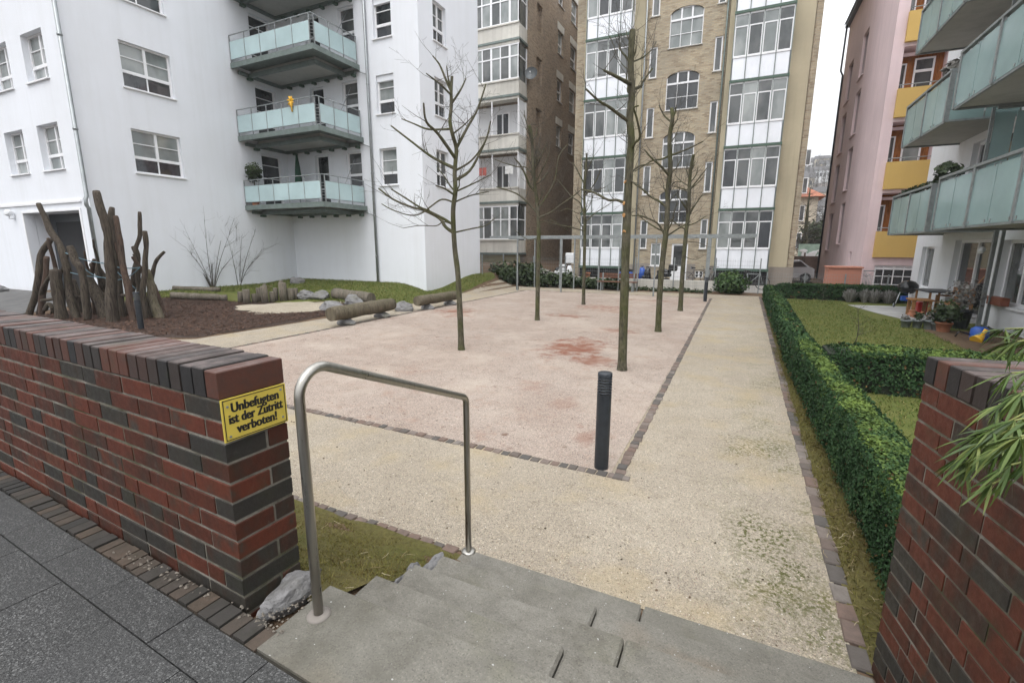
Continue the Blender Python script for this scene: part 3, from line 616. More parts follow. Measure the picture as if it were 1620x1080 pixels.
# ------------------------------------------------------------------ sign
def text_mesh(txt, size, cx=0.84, off=.0):
    cu = bpy.data.curves.new('lettering', 'FONT'); cu.body = txt; cu.size = size; cu.align_x = 'CENTER'; cu.align_y = 'CENTER'; cu.offset = off; cu.extrude = .0006; cu.space_character = 1.02
    o = bpy.data.objects.new('lettering', cu); COL.objects.link(o); dg = bpy.context.evaluated_depsgraph_get(); dg.update(); me = bpy.data.meshes.new_from_object(o.evaluated_get(dg)); bpy.data.objects.remove(o); return [(v.co.x*cx, v.co.y, v.co.z) for v in me.vertices], [tuple(p.vertices) for p in me.polygons]
SF = Fr((-1.683, 1.032, .892), (.045,1,0), (1,-.045,0))
sg = thing('warning_sign', 'yellow metal notice with black German lettering screwed to the end of the left brick wall', 'sign', SF.p(.12,-.08,0))
m = MB(); m.fbox(SF, -.004, .262, -.166, 0, -.004, .0025); m.build('plate', M['signyellow'], sg)
m = MB(); e = .004
for a in ((.001,.257,-.162,-.159),(.001,.257,-.007,-.004),(.001,.004,-.159,-.007),(.254,.257,-.159,-.007)): m.fbox(SF, *a, .0026, .0036)
m.build('border', M['ink'], sg)
m = MB()
for txt, v in (('Unbefugten', -.040), ('ist der Zutritt', -.083), ('verboten!', -.126)):
    vs, fs = text_mesh(txt, .0525, .74 if len(txt) > 12 else .80, .0005)
    for i in range(-2,3): m.add([SF.p(.130+x+i*.00085, v+y, .0032+z+.00012*i) for x,y,z in vs], fs)
m.build('lettering', M['ink'], sg)
for a, b in ((.018,-.03),(.24,-.022),(.018,-.148),(.24,-.14)):
    m = MB(); c = SF.p(a,b,.0026); m.tube([c, SF.p(a,b,.0055)], [.005,.0042], 10); m.build('screw', M['steelgrey'], sg)
# ------------------------------------------------------------------ handrail
hr = thing('handrail', 'bent stainless steel handrail standing on the steps', 'handrail', (-1.4,1.14,0))
def arc(c, r, a0, a1, n, xx): return [(xx, c[0]+r*math.cos(a0+(a1-a0)*i/n), c[1]+r*math.sin(a0+(a1-a0)*i/n)) for i in range(n+1)]
sl = math.atan2(.60-1.0, 2.27-1.24)
pts = [(-1.4,1.14,.0),(-1.4,1.14,.5)]+arc((1.24,.905),.10,math.pi,math.pi/2+sl,9,-1.4)+arc((2.245,.535),.055,math.pi/2+sl,0,7,-1.4)+[(-1.4,2.30,0.2),(-1.4,2.30,-.47)]
MB().tube(pts, .0192, 16).build('rail', M['steel'], hr)
for y, z in ((1.14,0),(2.30,-.454)): MB().lathe((-1.4,y,z),[(.046,0),(.046,.004),(.034,.010),(.021,.012)],20).build('base_collar', plain('mortar_collar',(.2,.18,.16),.9) if y < 2 else M['steel'], hr)
# ------------------------------------------------------------------ bollard lamps
def bollard(loc, label):
    t = thing('bollard_lamp', label, 'bollard lamp', loc, 'anthracite bollard lamps'); x,y,z = loc; r = .066
    MB().lathe(loc,[(r,0),(r,.74)],24).build('post', M['anthra'], t)
    MB().lathe(loc,[(.05,.735),(.05,.90)],20).build('lens', M['lens'], t)
    m = MB()
    for i in range(6): zz = .742+i*.0265; m.lathe(loc,[(.05,zz+.012),(r,zz),(r,zz+.013),(.05,zz+.018)],24)
    m.build('louvre', M['anthra'], t)
    MB().lathe(loc,[(r,.899),(r,.932),(r-.006,.94),(0.01,.943)],24).build('cap', M['anthra'], t); return t
bollard((-1.01,4.09,G0), 'dark bollard lamp nearest the steps, at the corner of the cobble edging')
b = (-1.07,19.73,G0); bollard(b, 'far bollard lamp in front of the right end of the steel pergola')
bollard((-9.78,21.1,G0), 'far bollard lamp beside the left post of the steel pergola')
bx = atd(224,522,11.6); bollard((bx[0],bx[1],G0), 'bollard lamp with pale head beside the log climbing frame, half hidden by the left wall')
# ------------------------------------------------------------------ rock at the wall's end
def boulder(c, size, seed, label, rz=0): 
    m = MB(); m.rock(c, size, seed, .35, 4); o = m.build('boulder', M['rock']); return tag(o, label, 'boulder', 'grey limestone boulders')
boulder((-1.62,1.20,.0), (.085,.15,.085), 12, 'pale grey rock wedged between the end of the left wall and the handrail post')
# ------------------------------------------------------------------ trees
def catmull(p, k=4):
    P = [p[0]]+list(p)+[p[-1]]; out = []
    for i in range(1, len(P)-2):
        a,b,c,d = [Vector(q) for q in P[i-1:i+3]]
        for j in range(k): t = j/k; out.append(.5*((2*b)+(c-a)*t+(2*a-5*b+4*c-d)*t*t+(3*b-a-3*c+d)*t**3))
    out.append(Vector(p[-1])); return out
def twig(m, p, d, L, r, lvl, rnd, wob=.17, up=.16):
    pts = [p]; n = 5; q = p; dd = d.normalized(); rs = [r]
    for i in range(n):
        dd = (dd+Vector((rnd.gauss(0,wob),rnd.gauss(0,wob),rnd.gauss(up,wob)))*.45).normalized(); q = q+dd*L/n; pts.append(q); rs.append(max(r*(1-(i+1)/n*.75), .0016))
    m.tube(pts, rs, 4 if r < .008 else 5, False)
    if lvl > 0:
        for _ in range(rnd.randint(1,3)):
            i = rnd.randint(1, n-1); side = dd.cross(Vector((rnd.gauss(0,1),rnd.gauss(0,1),rnd.gauss(0,1)))).normalized(); twig(m, pts[i], (dd*.6+side*.8), L*rnd.uniform(.35,.65), rs[i]*.6, lvl-1, rnd, wob, up)
def plane_tree(label, base, D, trunk, limbs, r0, r1, seed, ntw=26, extra=4, stubs=(), twl=.55):
    rnd = random.Random(seed); bx, by, _ = atz(*base, G0); D = bx*FWD[0]+by*FWD[1]
    t = thing('plane_tree', label, 'tree', (bx,by,G0), 'bare pollarded plane trees in two rows')
    tp = [Vector((bx,by,G0-.1)), Vector((bx,by,G0))]+[Vector(atd(x,y,D)) for x,y in trunk[1:]]; side = Vector((FWD[0],FWD[1],0))
    for i, q in enumerate(tp[2:]): q += side*rnd.gauss(0,.012)*min(i,4)
    sm = catmull(tp, 5); n = len(sm); tot = tp[-1].z-G0; m = MB(); rs = []
    for p in sm:
        f = max(0,(p.z-G0))/tot; r = r0*(1-f)**.75+(r1)*f if f < 1 else r1; r = r1+(r0-r1)*(1-f)**.85; r *= 1+.07*mnoise.noise(p*3)+(.22*math.exp(-(p.z-G0)/.07)); rs.append(r)
    m.tube(sm, rs, 12); m.build('trunk', M['bark'], t); B = MB(); T = MB(); ct = MB()
    def knob(p, r): B.rock(p, (r,r,r), rnd.randint(0,99), .3, 1)
    def limb(px, ra, depth, tw=True):
        a = atd(*px[0], D); k = len(px)-1
        # the limb starts on the trunk axis
        j = min(range(n), key=lambda i: (Vector(a)-sm[i]).length); pts = [sm[j].copy()]
        for i, (x,y) in enumerate(px[1:], 1): pts.append(Vector(atd(x,y,D+depth*(i/k)**.8))+Vector((rnd.gauss(0,.022),rnd.gauss(0,.022),rnd.gauss(0,.022))))
        ps = catmull(pts, 4); N = len(ps); ra = min(ra, rs[j]*.9); rr = [ra*(1-.55*i/(N-1)) for i in range(N)]; rr = [q*(1+.14*mnoise.noise(p*9)) for q, p in zip(rr, ps)]; B.tube(ps, rr, 7); knob(ps[-1], rr[-1]*1.18)
        if tw:
            for _ in range(rnd.randint(2,4)):
                i = rnd.randint(N//3, N-1); d = (ps[i]-ps[max(i-1,0)]).normalized(); d = d*.7+Vector((rnd.gauss(0,.6),rnd.gauss(0,.6),rnd.uniform(0,.7))); twig(T, ps[i], d, rnd.uniform(.6,1.2)*twl, max(rr[i]*.35,.004), 2, rnd)
        return ps
    for px, ra, dp in limbs: limb(px, ra, dp)
    # limbs towards and away from the viewer, and thin shoots
    for _ in range(extra):
        j = rnd.randint(int(n*.42), int(n*.85)); s_ = rnd.choice((-1,1)); d = side*s_*rnd.uniform(.2,1)+Vector((rnd.gauss(0,.6),rnd.gauss(0,.3),rnd.uniform(.3,.9))); L = rnd.choice((rnd.uniform(.2,.45),rnd.uniform(.5,1.0))); d.z += .4 if L < .46 else 0; ps = [sm[j]]
        for i in range(4): d = (d+Vector((0,0,.15))).normalized(); ps.append(ps[-1]+d*L/4+Vector((rnd.gauss(0,.02),rnd.gauss(0,.02),0)))
        ps = catmull(ps,3); ra = rs[j]*rnd.uniform(.3,.45); B.tube(ps,[ra*(1-.5*i/(len(ps)-1)) for i in range(len(ps))],6); knob(ps[-1], ra*.7)
        for _ in range(3): twig(T, ps[rnd.randint(4,len(ps)-1)], d+Vector((rnd.gauss(0,.5),rnd.gauss(0,.5),rnd.gauss(.3,.3))), rnd.uniform(.3,.7), .006, 1, rnd)
    for _ in range(ntw):
        j = rnd.randint(int(n*.38), n-1); d = Vector((rnd.gauss(0,1),rnd.gauss(0,1),rnd.uniform(.1,.9))); twig(T, sm[j], d, rnd.uniform(.3,.9)*twl, .005, 2, rnd)
    B.build('branches', M['bark'], t); T.build('twigs', M['twig'], t)['kind'] = 'stuff'
    if stubs:
        for x,y in stubs:
            a = Vector(atd(x,y,D)); j = min(range(n), key=lambda i: (a-sm[i]).length); d = (a-sm[j]); d = (d if d.length > .01 else Vector((1,0,0))).normalized()-side*.6; d.normalize(); e = sm[j]+d*rs[j]*.96; ct.tube([e, e+d*.014], [.034,.030], 10)
        ct.build('pruning_wound', M['cut'], t)
    return t
plane_tree('first plane tree of the left row, wide spreading crown in front of the white building', (730,554), 8, [(730,554),(727,480),(724,430),(719,390),(717,335),(721,304),(719.4,275),(720.4,255),(721.4,234),(716.5,214),(712.6,193),(713.6,168),(713.6,145),(714.2,119)],
 [([(716.5,251),(692,212),(670.8,192),(672,164)],.036,-.5),([(690,211),(678,205),(655,196),(637,188)],.022,.2),([(716.5,267),(697,255),(676,243),(651,224),(618,198)],.034,.6),([(711,150),(696,135),(676,118)],.022,-.3),([(712,146),(705,121),(693,100),(687,88)],.026,.2),([(713,140),(708,122),(705.8,107)],.02,0),([(716,162),(727,142),(737,123)],.024,.2),([(722,234),(743,201),(754,174),(766,136)],.03,.5),([(722,212),(735,200),(748,188)],.015,-.3),([(724,271),(738,258),(752,243),(767,226)],.022,-.5),([(725,284),(745,269),(762,240),(770,212),(776,190)],.03,.4),([(723,302),(749,289),(775,280)],.018,-.3),
  ([(719,366),(706,356),(693,347),(672,335),(652,327),(622,312),(597,298)],.037,.5),([(717,358),(699,344),(678,334),(662,326),(640,312),(620,298)],.028,-.3),([(716,320),(700,317),(685,326),(668,337),(647,341),(625,332),(603,322)],.018,-.4),([(718,362),(702,356),(690,360),(664,359),(637,360)],.013,-.6),([(722,322),(745,311),(772,300)],.018,.3),([(723,367),(748,360),(767,356),(782,347)],.017,.2),([(717,310),(703,300),(691,293)],.022,-.4)],
 .062, .026, 11, 8, 3, (), .6)
plane_tree('tallest looking plane tree, nearest of the right row, with orange pruning cuts on its trunk', (984,586), 8, [(984,586),(986,520),(988,450),(990,400),(992,340),(993,300),(996,254),(998,218),(996,187),(1000,150),(999,104),(999,75),(1002,46)],
 [([(998,134),(988,128),(973,119),(956,112)],.036,-.3),([(996,192),(980,182),(963,171),(945,158),(926,145)],.03,-.4),([(1001,145),(1012,135),(1019,127),(1033,106)],.026,.3),([(999,238),(1006,228),(1010,215),(1008,190),(1008,176),(1012,168)],.024,-.4),([(992,324),(975,319),(961,316),(937,301),(920,300)],.026,.4),([(995,280),(1004,272),(1018,262),(1032,258)],.02,.4),([(995,286),(1006,292),(1022,305)],.016,-.2),([(999,100),(1006,86),(1012,70)],.018,0),([(1000,70),(994,58),(992,40)],.012,.1),([(998,110),(980,95),(965,62)],.008,.3)],
 .078, .045, 23, 22, 6, [(986,287),(987,322),(983,341),(988,366)], .5)
plane_tree('middle plane tree of the left row, in front of the brown brick light well', (850,507), 12, [(850,507),(851,440),(852,400),(852,360),(850,324),(847,300),(845,283),(844,262),(843,240),(841,215),(838,197)],
 [([(849,334),(838,322),(824,312),(805,303),(786,297)],.032,.3),([(847,305),(838,290),(831,278),(822,262),(815,250)],.034,-.3),([(845,278),(832,268),(819,264),(800,258),(783,254)],.022,.4),([(852,346),(870,334),(889,324),(905,312),(918,302)],.03,-.3),([(850,330),(860,320),(866,310),(877,283),(884,250),(896,228)],.024,.3),([(845,272),(852,255),(858,242),(864,226)],.024,-.3),([(842,225),(848,212),(852,200)],.02,.2),([(851,352),(872,352),(892,358),(903,366)],.014,.3),([(840,210),(834,196),(830,180)],.016,.2),([(846,294),(856,286),(866,272)],.022,.3),([(852,372),(832,376),(815,366)],.015,.2)],
 .066, .036, 31, 34, 10, (), .75)
plane_tree('farthest plane tree of the left row, slender, in front of the left white bay', (923,482), 16, [(923,482),(924,430),(925,380),(925,346),(925,310),(925,288),(927,265),(928,243)],
 [([(924,363),(910,360),(894,358),(865,352)],.026,-.3),([(924,345),(918,322),(906,312),(893,298),(880,283)],.028,.3),([(925,350),(940,338),(952,331),(968,320)],.022,.3),([(925,312),(935,298),(945,281),(950,268)],.028,-.4),([(925,290),(918,276),(909,262),(900,256)],.026,.3),([(926,275),(934,258),(940,245)],.022,.2),([(925,330),(914,338),(900,330),(884,334)],.018,.2),([(925,300),(942,300),(958,296)],.016,-.2)],
 .066, .034, 41, 32, 10, (), .75)
plane_tree('middle plane tree of the right row, long pruned limbs in front of the arched windows', (1041,525), 12, [(1041,525),(1044,460),(1048,410),(1052,375),(1056,336),(1058,300),(1060,264),(1059,220),(1062,190),(1063,172)],
 [([(1050,372),(1042,360),(1031,348),(1015,343),(1000,339)],.027,-.2),([(1053,332),(1040,320),(1029,310),(1015,298),(1000,286)],.03,.3),([(1058,277),(1045,264),(1034,252),(1020,242)],.03,-.3),([(1059,250),(1045,252),(1028,257),(1005,272)],.026,.4),([(1060,248),(1075,240),(1089,234),(1114,220)],.026,-.3),([(1054,372),(1068,364),(1082,355),(1092,350)],.022,.3),([(1060,195),(1052,184),(1043,166)],.022,.1),([(1061,190),(1067,180),(1070,168)],.02,-.1),([(1060,225),(1068,212),(1073,202)],.016,.3),([(1058,302),(1068,292),(1080,288)],.018,-.3),([(1057,318),(1070,306),(1078,296)],.015,.3)],
 .075, .042, 53, 26, 9, (), .7)
plane_tree('farthest plane tree of the right row, short stubs, in front of the house door', (1076,492), 16, [(1076,492),(1080,430),(1085,372),(1089,341),(1090,312),(1092,285),(1093,264),(1096,245)],
 [([(1088,346),(1098,330),(1111,307)],.03,.2),([(1091,303),(1104,284),(1118,264)],.026,-.3),([(1087,360),(1100,352),(1116,343)],.022,.3),([(1086,368),(1072,356),(1055,342)],.026,-.2),([(1090,302),(1080,298),(1065,294)],.026,.3),([(1089,338),(1082,326),(1074,315)],.024,-.2),([(1092,290),(1100,275),(1102,262)],.02,.2),([(1084,385),(1100,384),(1120,388)],.014,-.3),([(1082,410),(1100,412),(1116,404)],.012,.2)],
 .078, .046, 67, 24, 10, (), .7)
# bare multi-stem shrubs
def shrub(label, base, z, H, W, n, seed, mat='twig'):
    rnd = random.Random(seed); t = thing('bare_shrub', label, 'shrub', (base[0],base[1],z), 'bare winter shrubs by the white building'); S = MB(); T = MB()
    for i in range(n):
        a = rnd.uniform(0,6.283); l = rnd.uniform(.05,1)**.8*W; top = Vector((base[0]+math.cos(a)*l, base[1]+math.sin(a)*l, z+H*rnd.uniform(.6,1)*(1-.25*l/W))); b = Vector((base[0]+math.cos(a)*.06,base[1]+math.sin(a)*.06,z-.05)); mid = b.lerp(top,.5)+Vector((rnd.gauss(0,.06),rnd.gauss(0,.06),-.0)); mid.x = b.x+(mid.x-b.x)*.8; mid.y = b.y+(mid.y-b.y)*.8
        ps = catmull([b,mid,top],5); S.tube(ps,[.017*(1-.8*k/(len(ps)-1)) for k in range(len(ps))],5,False)
        for _ in range(7): k = rnd.randint(2,len(ps)-1); d = (ps[k]-ps[k-1]).normalized()+Vector((rnd.gauss(0,.55),rnd.gauss(0,.55),rnd.gauss(.15,.3))); twig(T, ps[k], d, rnd.uniform(.3,.75)*H*.4, .005, 1, rnd, .14, .14)
    S.build('stem', M['twig'], t); T.build('twigs', M['twig'], t)
def onh(px, py, it=6):
    z = -.4
    for _ in range(it): x,y,_z = atz(px,py,z); z = float(hgt(x,y))
    return x, y, z
q = onh(338,466); shrub('bare multi-stemmed shrub with a flat stone behind its foot on the lawn', q, q[2], 3.0, 1.45, 13, 5)
q = onh(377,451); shrub('bare shrub on the lawn nearest the inner corner of the white building', q, q[2], 3.1, 1.35, 11, 8)
q = onh(222,455); shrub('bare shrub showing behind the log climbing frame', q, q[2], 3.2, 1.2, 10, 9)
# ------------------------------------------------------------------ climbing frame of upright logs
rnd0 = random.Random(77)
cf = thing('climbing_frame', 'play structure of leaning weathered tree trunks with blue ropes behind the left wall', 'climbing frame', (-15.8,7.4,G0))
def zz(x, y): return (x/3.857, 260+y/3.857)
def post(pts, r0, r1, D0, D1, mat='pole', seed=0, ground=True):
    P = [Vector(atd(*zz(x,y), D0+(D1-D0)*i/(len(pts)-1))) for i, (x,y) in enumerate(pts)]
    if ground:
        e = P[-1]; f = P[-2]; d = (e-f); 
        if d.z < -.02 and e.z > G0: P.append(e+d*min(3,((e.z-G0+.15)/-d.z)))
    ps = catmull(P,5); n = len(ps); rs = [(r0+(r1-r0)*i/(n-1))*.80*(1+.22*mnoise.noise(p*2.3+Vector((seed,0,0)))+.10*mnoise.noise(p*7)) for i, p in enumerate(ps)]; ps = [p+Vector((mnoise.noise(p*1.9+Vector((seed,5,0))),mnoise.noise(p*1.9+Vector((9,seed,0))),0))*.05 for p in ps]
    rs = [rs[0]*.55, rs[0]*.88]+rs[1:]; ps = [ps[0], ps[0].lerp(ps[1],.12)]+ps[1:]
    m = MB(); m.tube(ps, rs, 12); return m.build('log_post' if ground else 'cross_log', M[mat], cf)
post([(238,238),(290,370),(370,500),(400,620),(430,800),(470,930)], .085,.14, 13.9,13.4)
post([(318,455),(250,560),(235,720),(180,900)], .10,.11, 14.2,14.0, 'pole', 3)
post([(290,560),(275,700),(250,910)], .09,.11, 14.1,14.0, 'polered', 4)
post([(332,640),(350,760),(385,930)], .16,.19, 13.4,13.3, 'pole', 5)
post([(425,498),(460,590),(500,640),(520,780),(532,960)], .12,.12, 13.3,13.1, 'pole', 6)
post([(583,160),(630,300),(655,450),(670,620),(680,780),(705,990)], .105,.185, 13.1,12.9, 'pole', 7)
post([(683,262),(678,330),(700,480),(722,700),(752,960)], .08,.12, 13.8,13.6, 'pole', 8)
post([(700,315),(725,430),(745,600),(780,760),(818,1000)], .09,.115, 13.3,12.9, 'polered', 9)
post([(850,288),(850,430),(836,510),(842,640),(850,900)], .055,.11, 14.0,13.8, 'pole', 10)
post([(886,405),(886,540),(876,700),(880,900),(886,960)], .075,.12, 13.4,13.2, 'pole', 11)
post([(1002,532),(960,580),(926,650),(916,740),(925,900)], .05,.09, 13.9,13.7, 'pole', 12)
post([(900,640),(930,800),(962,930),(1000,985)], .12,.17, 13.6,13.4, 'log', 13)
post([(520,655),(600,800),(660,970)], .14,.2, 13.7,13.4, 'pole', 14)
post([(560,605),(620,700),(650,900)], .13,.16, 14.1,13.9, 'pole', 15)
post([(812,500),(838,600),(800,760),(770,900)], .09,.12, 14.3,14.1, 'pole', 16)
post([(940,730),(985,860),(1015,930)], .06,.08, 14.2,14.0, 'polered', 17)
post([(440,700),(470,820),(480,940)], .11,.13, 14.4,14.3, 'pole', 18)
for i in range(9):
    x0 = rnd0.uniform(200,900); post([(x0+rnd0.uniform(-150,150),rnd0.uniform(430,640)),(x0+rnd0.uniform(-40,40),760),(x0,930)], rnd0.uniform(.03,.06), rnd0.uniform(.06,.09), 13.6, 14.2, rnd0.choice(('pole','pole','polered')), 40+i)
post([(250,832),(420,812),(640,800)], .06,.06, 13.7,13.7, 'pole', 20, False); post([(620,792),(780,800),(945,822)], .06,.06, 13.6,13.6, 'pole', 21, False)
post([(270,890),(300,850),(330,880)], .07,.06, 13.6,13.6, 'pole', 22, False)
for a, b, sg_, r in (((400,540),(640,605),.05,.014),((620,600),(855,628),.08,.016),((470,590),(632,690),.12,.014),((632,690),(850,632),.18,.014),((430,660),(650,692),.03,.013),((700,640),(830,760),.02,.012)):
    A = Vector(atd(*zz(*a),13.5)); B_ = Vector(atd(*zz(*b),13.5)); ps = [A.lerp(B_,i/8)-Vector((0,0,sg_*4*(i/8)*(1-i/8))) for i in range(9)]; MB().tube(ps, r, 6).build('rope', M['rope'], cf)
# ------------------------------------------------------------------ log seats, palisade, boulders
def logseat(label, a, b, r, supports, seed):
    A = Vector((*a,G0+.16+r)); B_ = Vector((*b,G0+.16+r)); t = thing('log_seat', label, 'log seat', ((A.x+B_.x)/2,(A.y+B_.y)/2,G0), 'log seats along the sand court'); m = MB(); n = 14; ps = [A.lerp(B_,i/n)+Vector((0,0,.02*mnoise.noise(Vector((i*.4,seed,0))))) for i in range(n+1)]
    rs = [r*(1+.05*mnoise.noise(Vector((i*.5,seed,3)))) for i in range(n+1)]; rs[0] *= .93; rs[-1] *= .93; m.tube(ps, rs, 20); m.build('log', M['log'], t)
    for f in supports:
        c = A.lerp(B_,f); m = MB(); m.rock((c.x,c.y,G0+.075),(.28,.2,.13),seed+int(f*10),.25,3); m.build('support_stone', M['rock'], t)
logseat('longer mossy log seat on two stones at the left edge of the sand court', (-9.33,8.75), (-9.42,11.25), .19, (.22,.8), 1)
logseat('shorter mossy log seat farther away at the left edge of the sand court', (-9.35,12.4), (-9.3,14.75), .165, (.25,.82), 2)
def lyinglog(label, p0, p1, r, seed, mat='log'):
    a = Vector(onh(*p0)); b = Vector(onh(*p1)); a.z += r*.8; b.z += r*.8; m = MB(); n = 10; ps = [a.lerp(b,i/n)+Vector((0,0,.03*mnoise.noise(Vector((i*.6,seed,0))))) for i in range(n+1)]; m.tube(ps,[r*(1+.12*mnoise.noise(Vector((i*.7,seed,3)))) for i in range(n+1)],14); return tag(m.build('lying_log', M[mat]), label, 'log', 'logs lying at the edge of the play area')
lyinglog('slim log lying at the rear edge of the mulch near the bare shrub', (272,480), (360,476), .13, 3, 'greylog')
lyinglog('slim log stacked behind the rear mulch log near the bare shrub', (276,473), (350,471), .10, 4, 'greylog')
lyinglog('thick weathered log lying behind the boulders by the sand patch', (531,474), (588,480), .22, 5, 'greylog')
pl = thing('palisade', 'curved row of upright grey oak piles of uneven height bordering the sand patch', 'palisade', onh(420,476))
for i, (px, py, h, r) in enumerate(((381,479,.42,.10),(391,480,.52,.13),(403,479,.34,.10),(411,477,.52,.09),(420,479,.62,.13),(431,478,.40,.10),(437,476,.5,.09),(449,476,.70,.15),(461,475,.46,.12),(468,474,.44,.10),(420,470,.52,.08),(446,468,.6,.09))):
    x,y,z = onh(px,py); m = MB(); lean = random.uniform(-.03,.03); m.tube([(x,y,z-.1),(x+lean*.5,y,z+h*.5),(x+lean,y,z+h-.02),(x+lean,y,z+h)],[r,r*1.02,r*.97,r*.86],10); m.build('pile', M['greylog'], pl)
for i, (px, py, sx, sy, sz, lab) in enumerate(((482,473,.42,.3,.28,'rounded boulder at the left end of the boulder row next to the oak piles'),(507,474,.46,.3,.24,'low boulder behind the sand patch, left of the thick log'),(527,491,.52,.32,.26,'dark flat boulder nearest the path in the boulder row'),(560,481,.44,.3,.28,'boulder resting against the front of the thick weathered log'),(471,446,.42,.25,.22,'pale stone by the wall in the inner corner of the white building'),(527,444,.32,.2,.2,'small reddish stone in the planting strip under the balconies'),(636,455,.36,.25,.22,'single grey stone on the lawn before the white corner'),(340,452,.6,.3,.26,'broad flat stone behind the bare shrub'),(840,446,.3,.25,.22,'pale stone among the ivy by the end of the pergola'),(0,462,.25,.25,.24,'stone block at the edge of the driveway'))):
    x,y,z = onh(px,py); boulder((x,y,z+sz*.42),(sx,sy,sz),20+i,lab)
# ------------------------------------------------------------------ hedges and leafy plants
def leaf_cards(m, pts, nrms, size, tones, droop=.0, asp=1.6):
    for p, nv, s_, tn in zip(pts, nrms, size, tones):
        nv = Vector(nv)+Vector((random.gauss(0,.55),random.gauss(0,.55),random.gauss(.15,.55))); nv.normalize(); a = nv.cross(Vector((random.gauss(0,1),random.gauss(0,1),random.gauss(0,1))));
        if a.length < 1e-3: continue
        a.normalize(); b = nv.cross(a); p = Vector(p); L, w = s_*asp*.5, s_*.5; m.tone = tn
        m.add([p-a*L, p+b*w+nv*w*.25, p+a*L, p-b*w+nv*w*.25], [(0,1,2),(0,2,3)])
def hedge(label, x0, x1, y0, y1, z1, dens, lsize, seed, split=None):
    rnd = random.Random(seed); z0 = G0; t = thing('hedge', label, 'hedge', ((x0(0) if callable(x0) else x0), y0, z0), 'clipped box hedges')
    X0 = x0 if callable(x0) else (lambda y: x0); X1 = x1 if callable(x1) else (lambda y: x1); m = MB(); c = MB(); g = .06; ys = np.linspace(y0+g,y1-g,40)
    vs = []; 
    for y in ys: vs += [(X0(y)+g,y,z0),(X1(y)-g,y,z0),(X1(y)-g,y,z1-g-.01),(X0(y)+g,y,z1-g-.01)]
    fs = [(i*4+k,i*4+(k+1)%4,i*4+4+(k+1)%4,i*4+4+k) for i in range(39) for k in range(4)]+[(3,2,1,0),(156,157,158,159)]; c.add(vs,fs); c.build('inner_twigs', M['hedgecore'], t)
    def bulge(a, b): return .035*mnoise.noise(Vector((a*2.2,b*2.2,seed)))+.02*mnoise.noise(Vector((a*6,b*6,seed)))
    def put(P, N, area, top):
        k = int(area*dens(P(.5,.5)[1])); pts = []; nr = []; sz = []; tn = []
        for _ in range(k):
            a, b = rnd.random(), rnd.random(); p = P(a,b); o = bulge(p[0]+p[2],p[1])-abs(rnd.gauss(0,.032)); q = [p[i]+N[i]*o for i in range(3)]; mid = (X0(p[1])+X1(p[1]))/2; hw = (X1(p[1])-X0(p[1]))/2; e = min(1,abs(q[0]-mid)/hw); q[2] -= .07*e**4 if top else 0; q[0] += (mid-q[0])*.22*max(0,(p[2]-z0)/(z1-z0)-.72)**2*9; 
            if not top and p[2] < z0+.14 and rnd.random() < .55: continue
            pts.append(q); nr.append(N); sz.append(lsize(p[1])*rnd.uniform(.7,1.35)); (rnd.random() < .03) and q.__setitem__(2, q[2]+rnd.uniform(.01,.06)*(1 if top else 0)+0)
            hh = (p[2]-z0)/(z1-z0); w = mnoise.noise(Vector((p[0]*3,p[1]*3,p[2]*3+seed)))*.5+.5
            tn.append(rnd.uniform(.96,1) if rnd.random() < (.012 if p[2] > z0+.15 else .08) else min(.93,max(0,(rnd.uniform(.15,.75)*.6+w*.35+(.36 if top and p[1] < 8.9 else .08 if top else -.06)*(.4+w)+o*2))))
        leaf_cards(m, pts, nr, sz, tn)
    Ls = y1-y0; ns = max(1,int(Ls/1.2))
    for i in range(ns):
        ya, yb = y0+Ls*i/ns, y0+Ls*(i+1)/ns; l = yb-ya
        put(lambda a,b: (X0(ya+l*a), ya+l*a, z0+.05+(z1-z0-.05)*b), (-1,0,.0), l*(z1-z0), False); put(lambda a,b: (X1(ya+l*a), ya+l*a, z0+(z1-z0)*b), (1,0,0), l*(z1-z0)*.7, False)
        put(lambda a,b: (X0(ya+l*a)+(X1(ya+l*a)-X0(ya+l*a))*b, ya+l*a, z1), (0,0,1), l*(X1(ya)-X0(ya))*1.5, True)
    for yy, ny in ((y0,-1),(y1,1)): put(lambda a,b: (X0(yy)+(X1(yy)-X0(yy))*a, yy, z0+(z1-z0)*b), (0,ny,0), (X1(yy)-X0(yy))*(z1-z0), False)
    m.build('leaves', M['hedge'], t); return t
hx0 = lambda y: float(np.interp(y,[2.7,5.5,8.5,12,21.5],[.94,.93,.88,.90,.99]))
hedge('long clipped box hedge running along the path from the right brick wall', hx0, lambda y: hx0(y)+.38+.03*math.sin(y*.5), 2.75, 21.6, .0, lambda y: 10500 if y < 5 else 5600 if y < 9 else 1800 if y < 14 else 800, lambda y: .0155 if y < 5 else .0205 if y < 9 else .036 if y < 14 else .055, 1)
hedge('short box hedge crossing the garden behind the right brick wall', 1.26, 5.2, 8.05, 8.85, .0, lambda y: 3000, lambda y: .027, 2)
hedge('back box hedge between the right garden and the pink house', 1.45, 5.9, 22.5, 23.3, .0, lambda y: 700, lambda y: .06, 3)
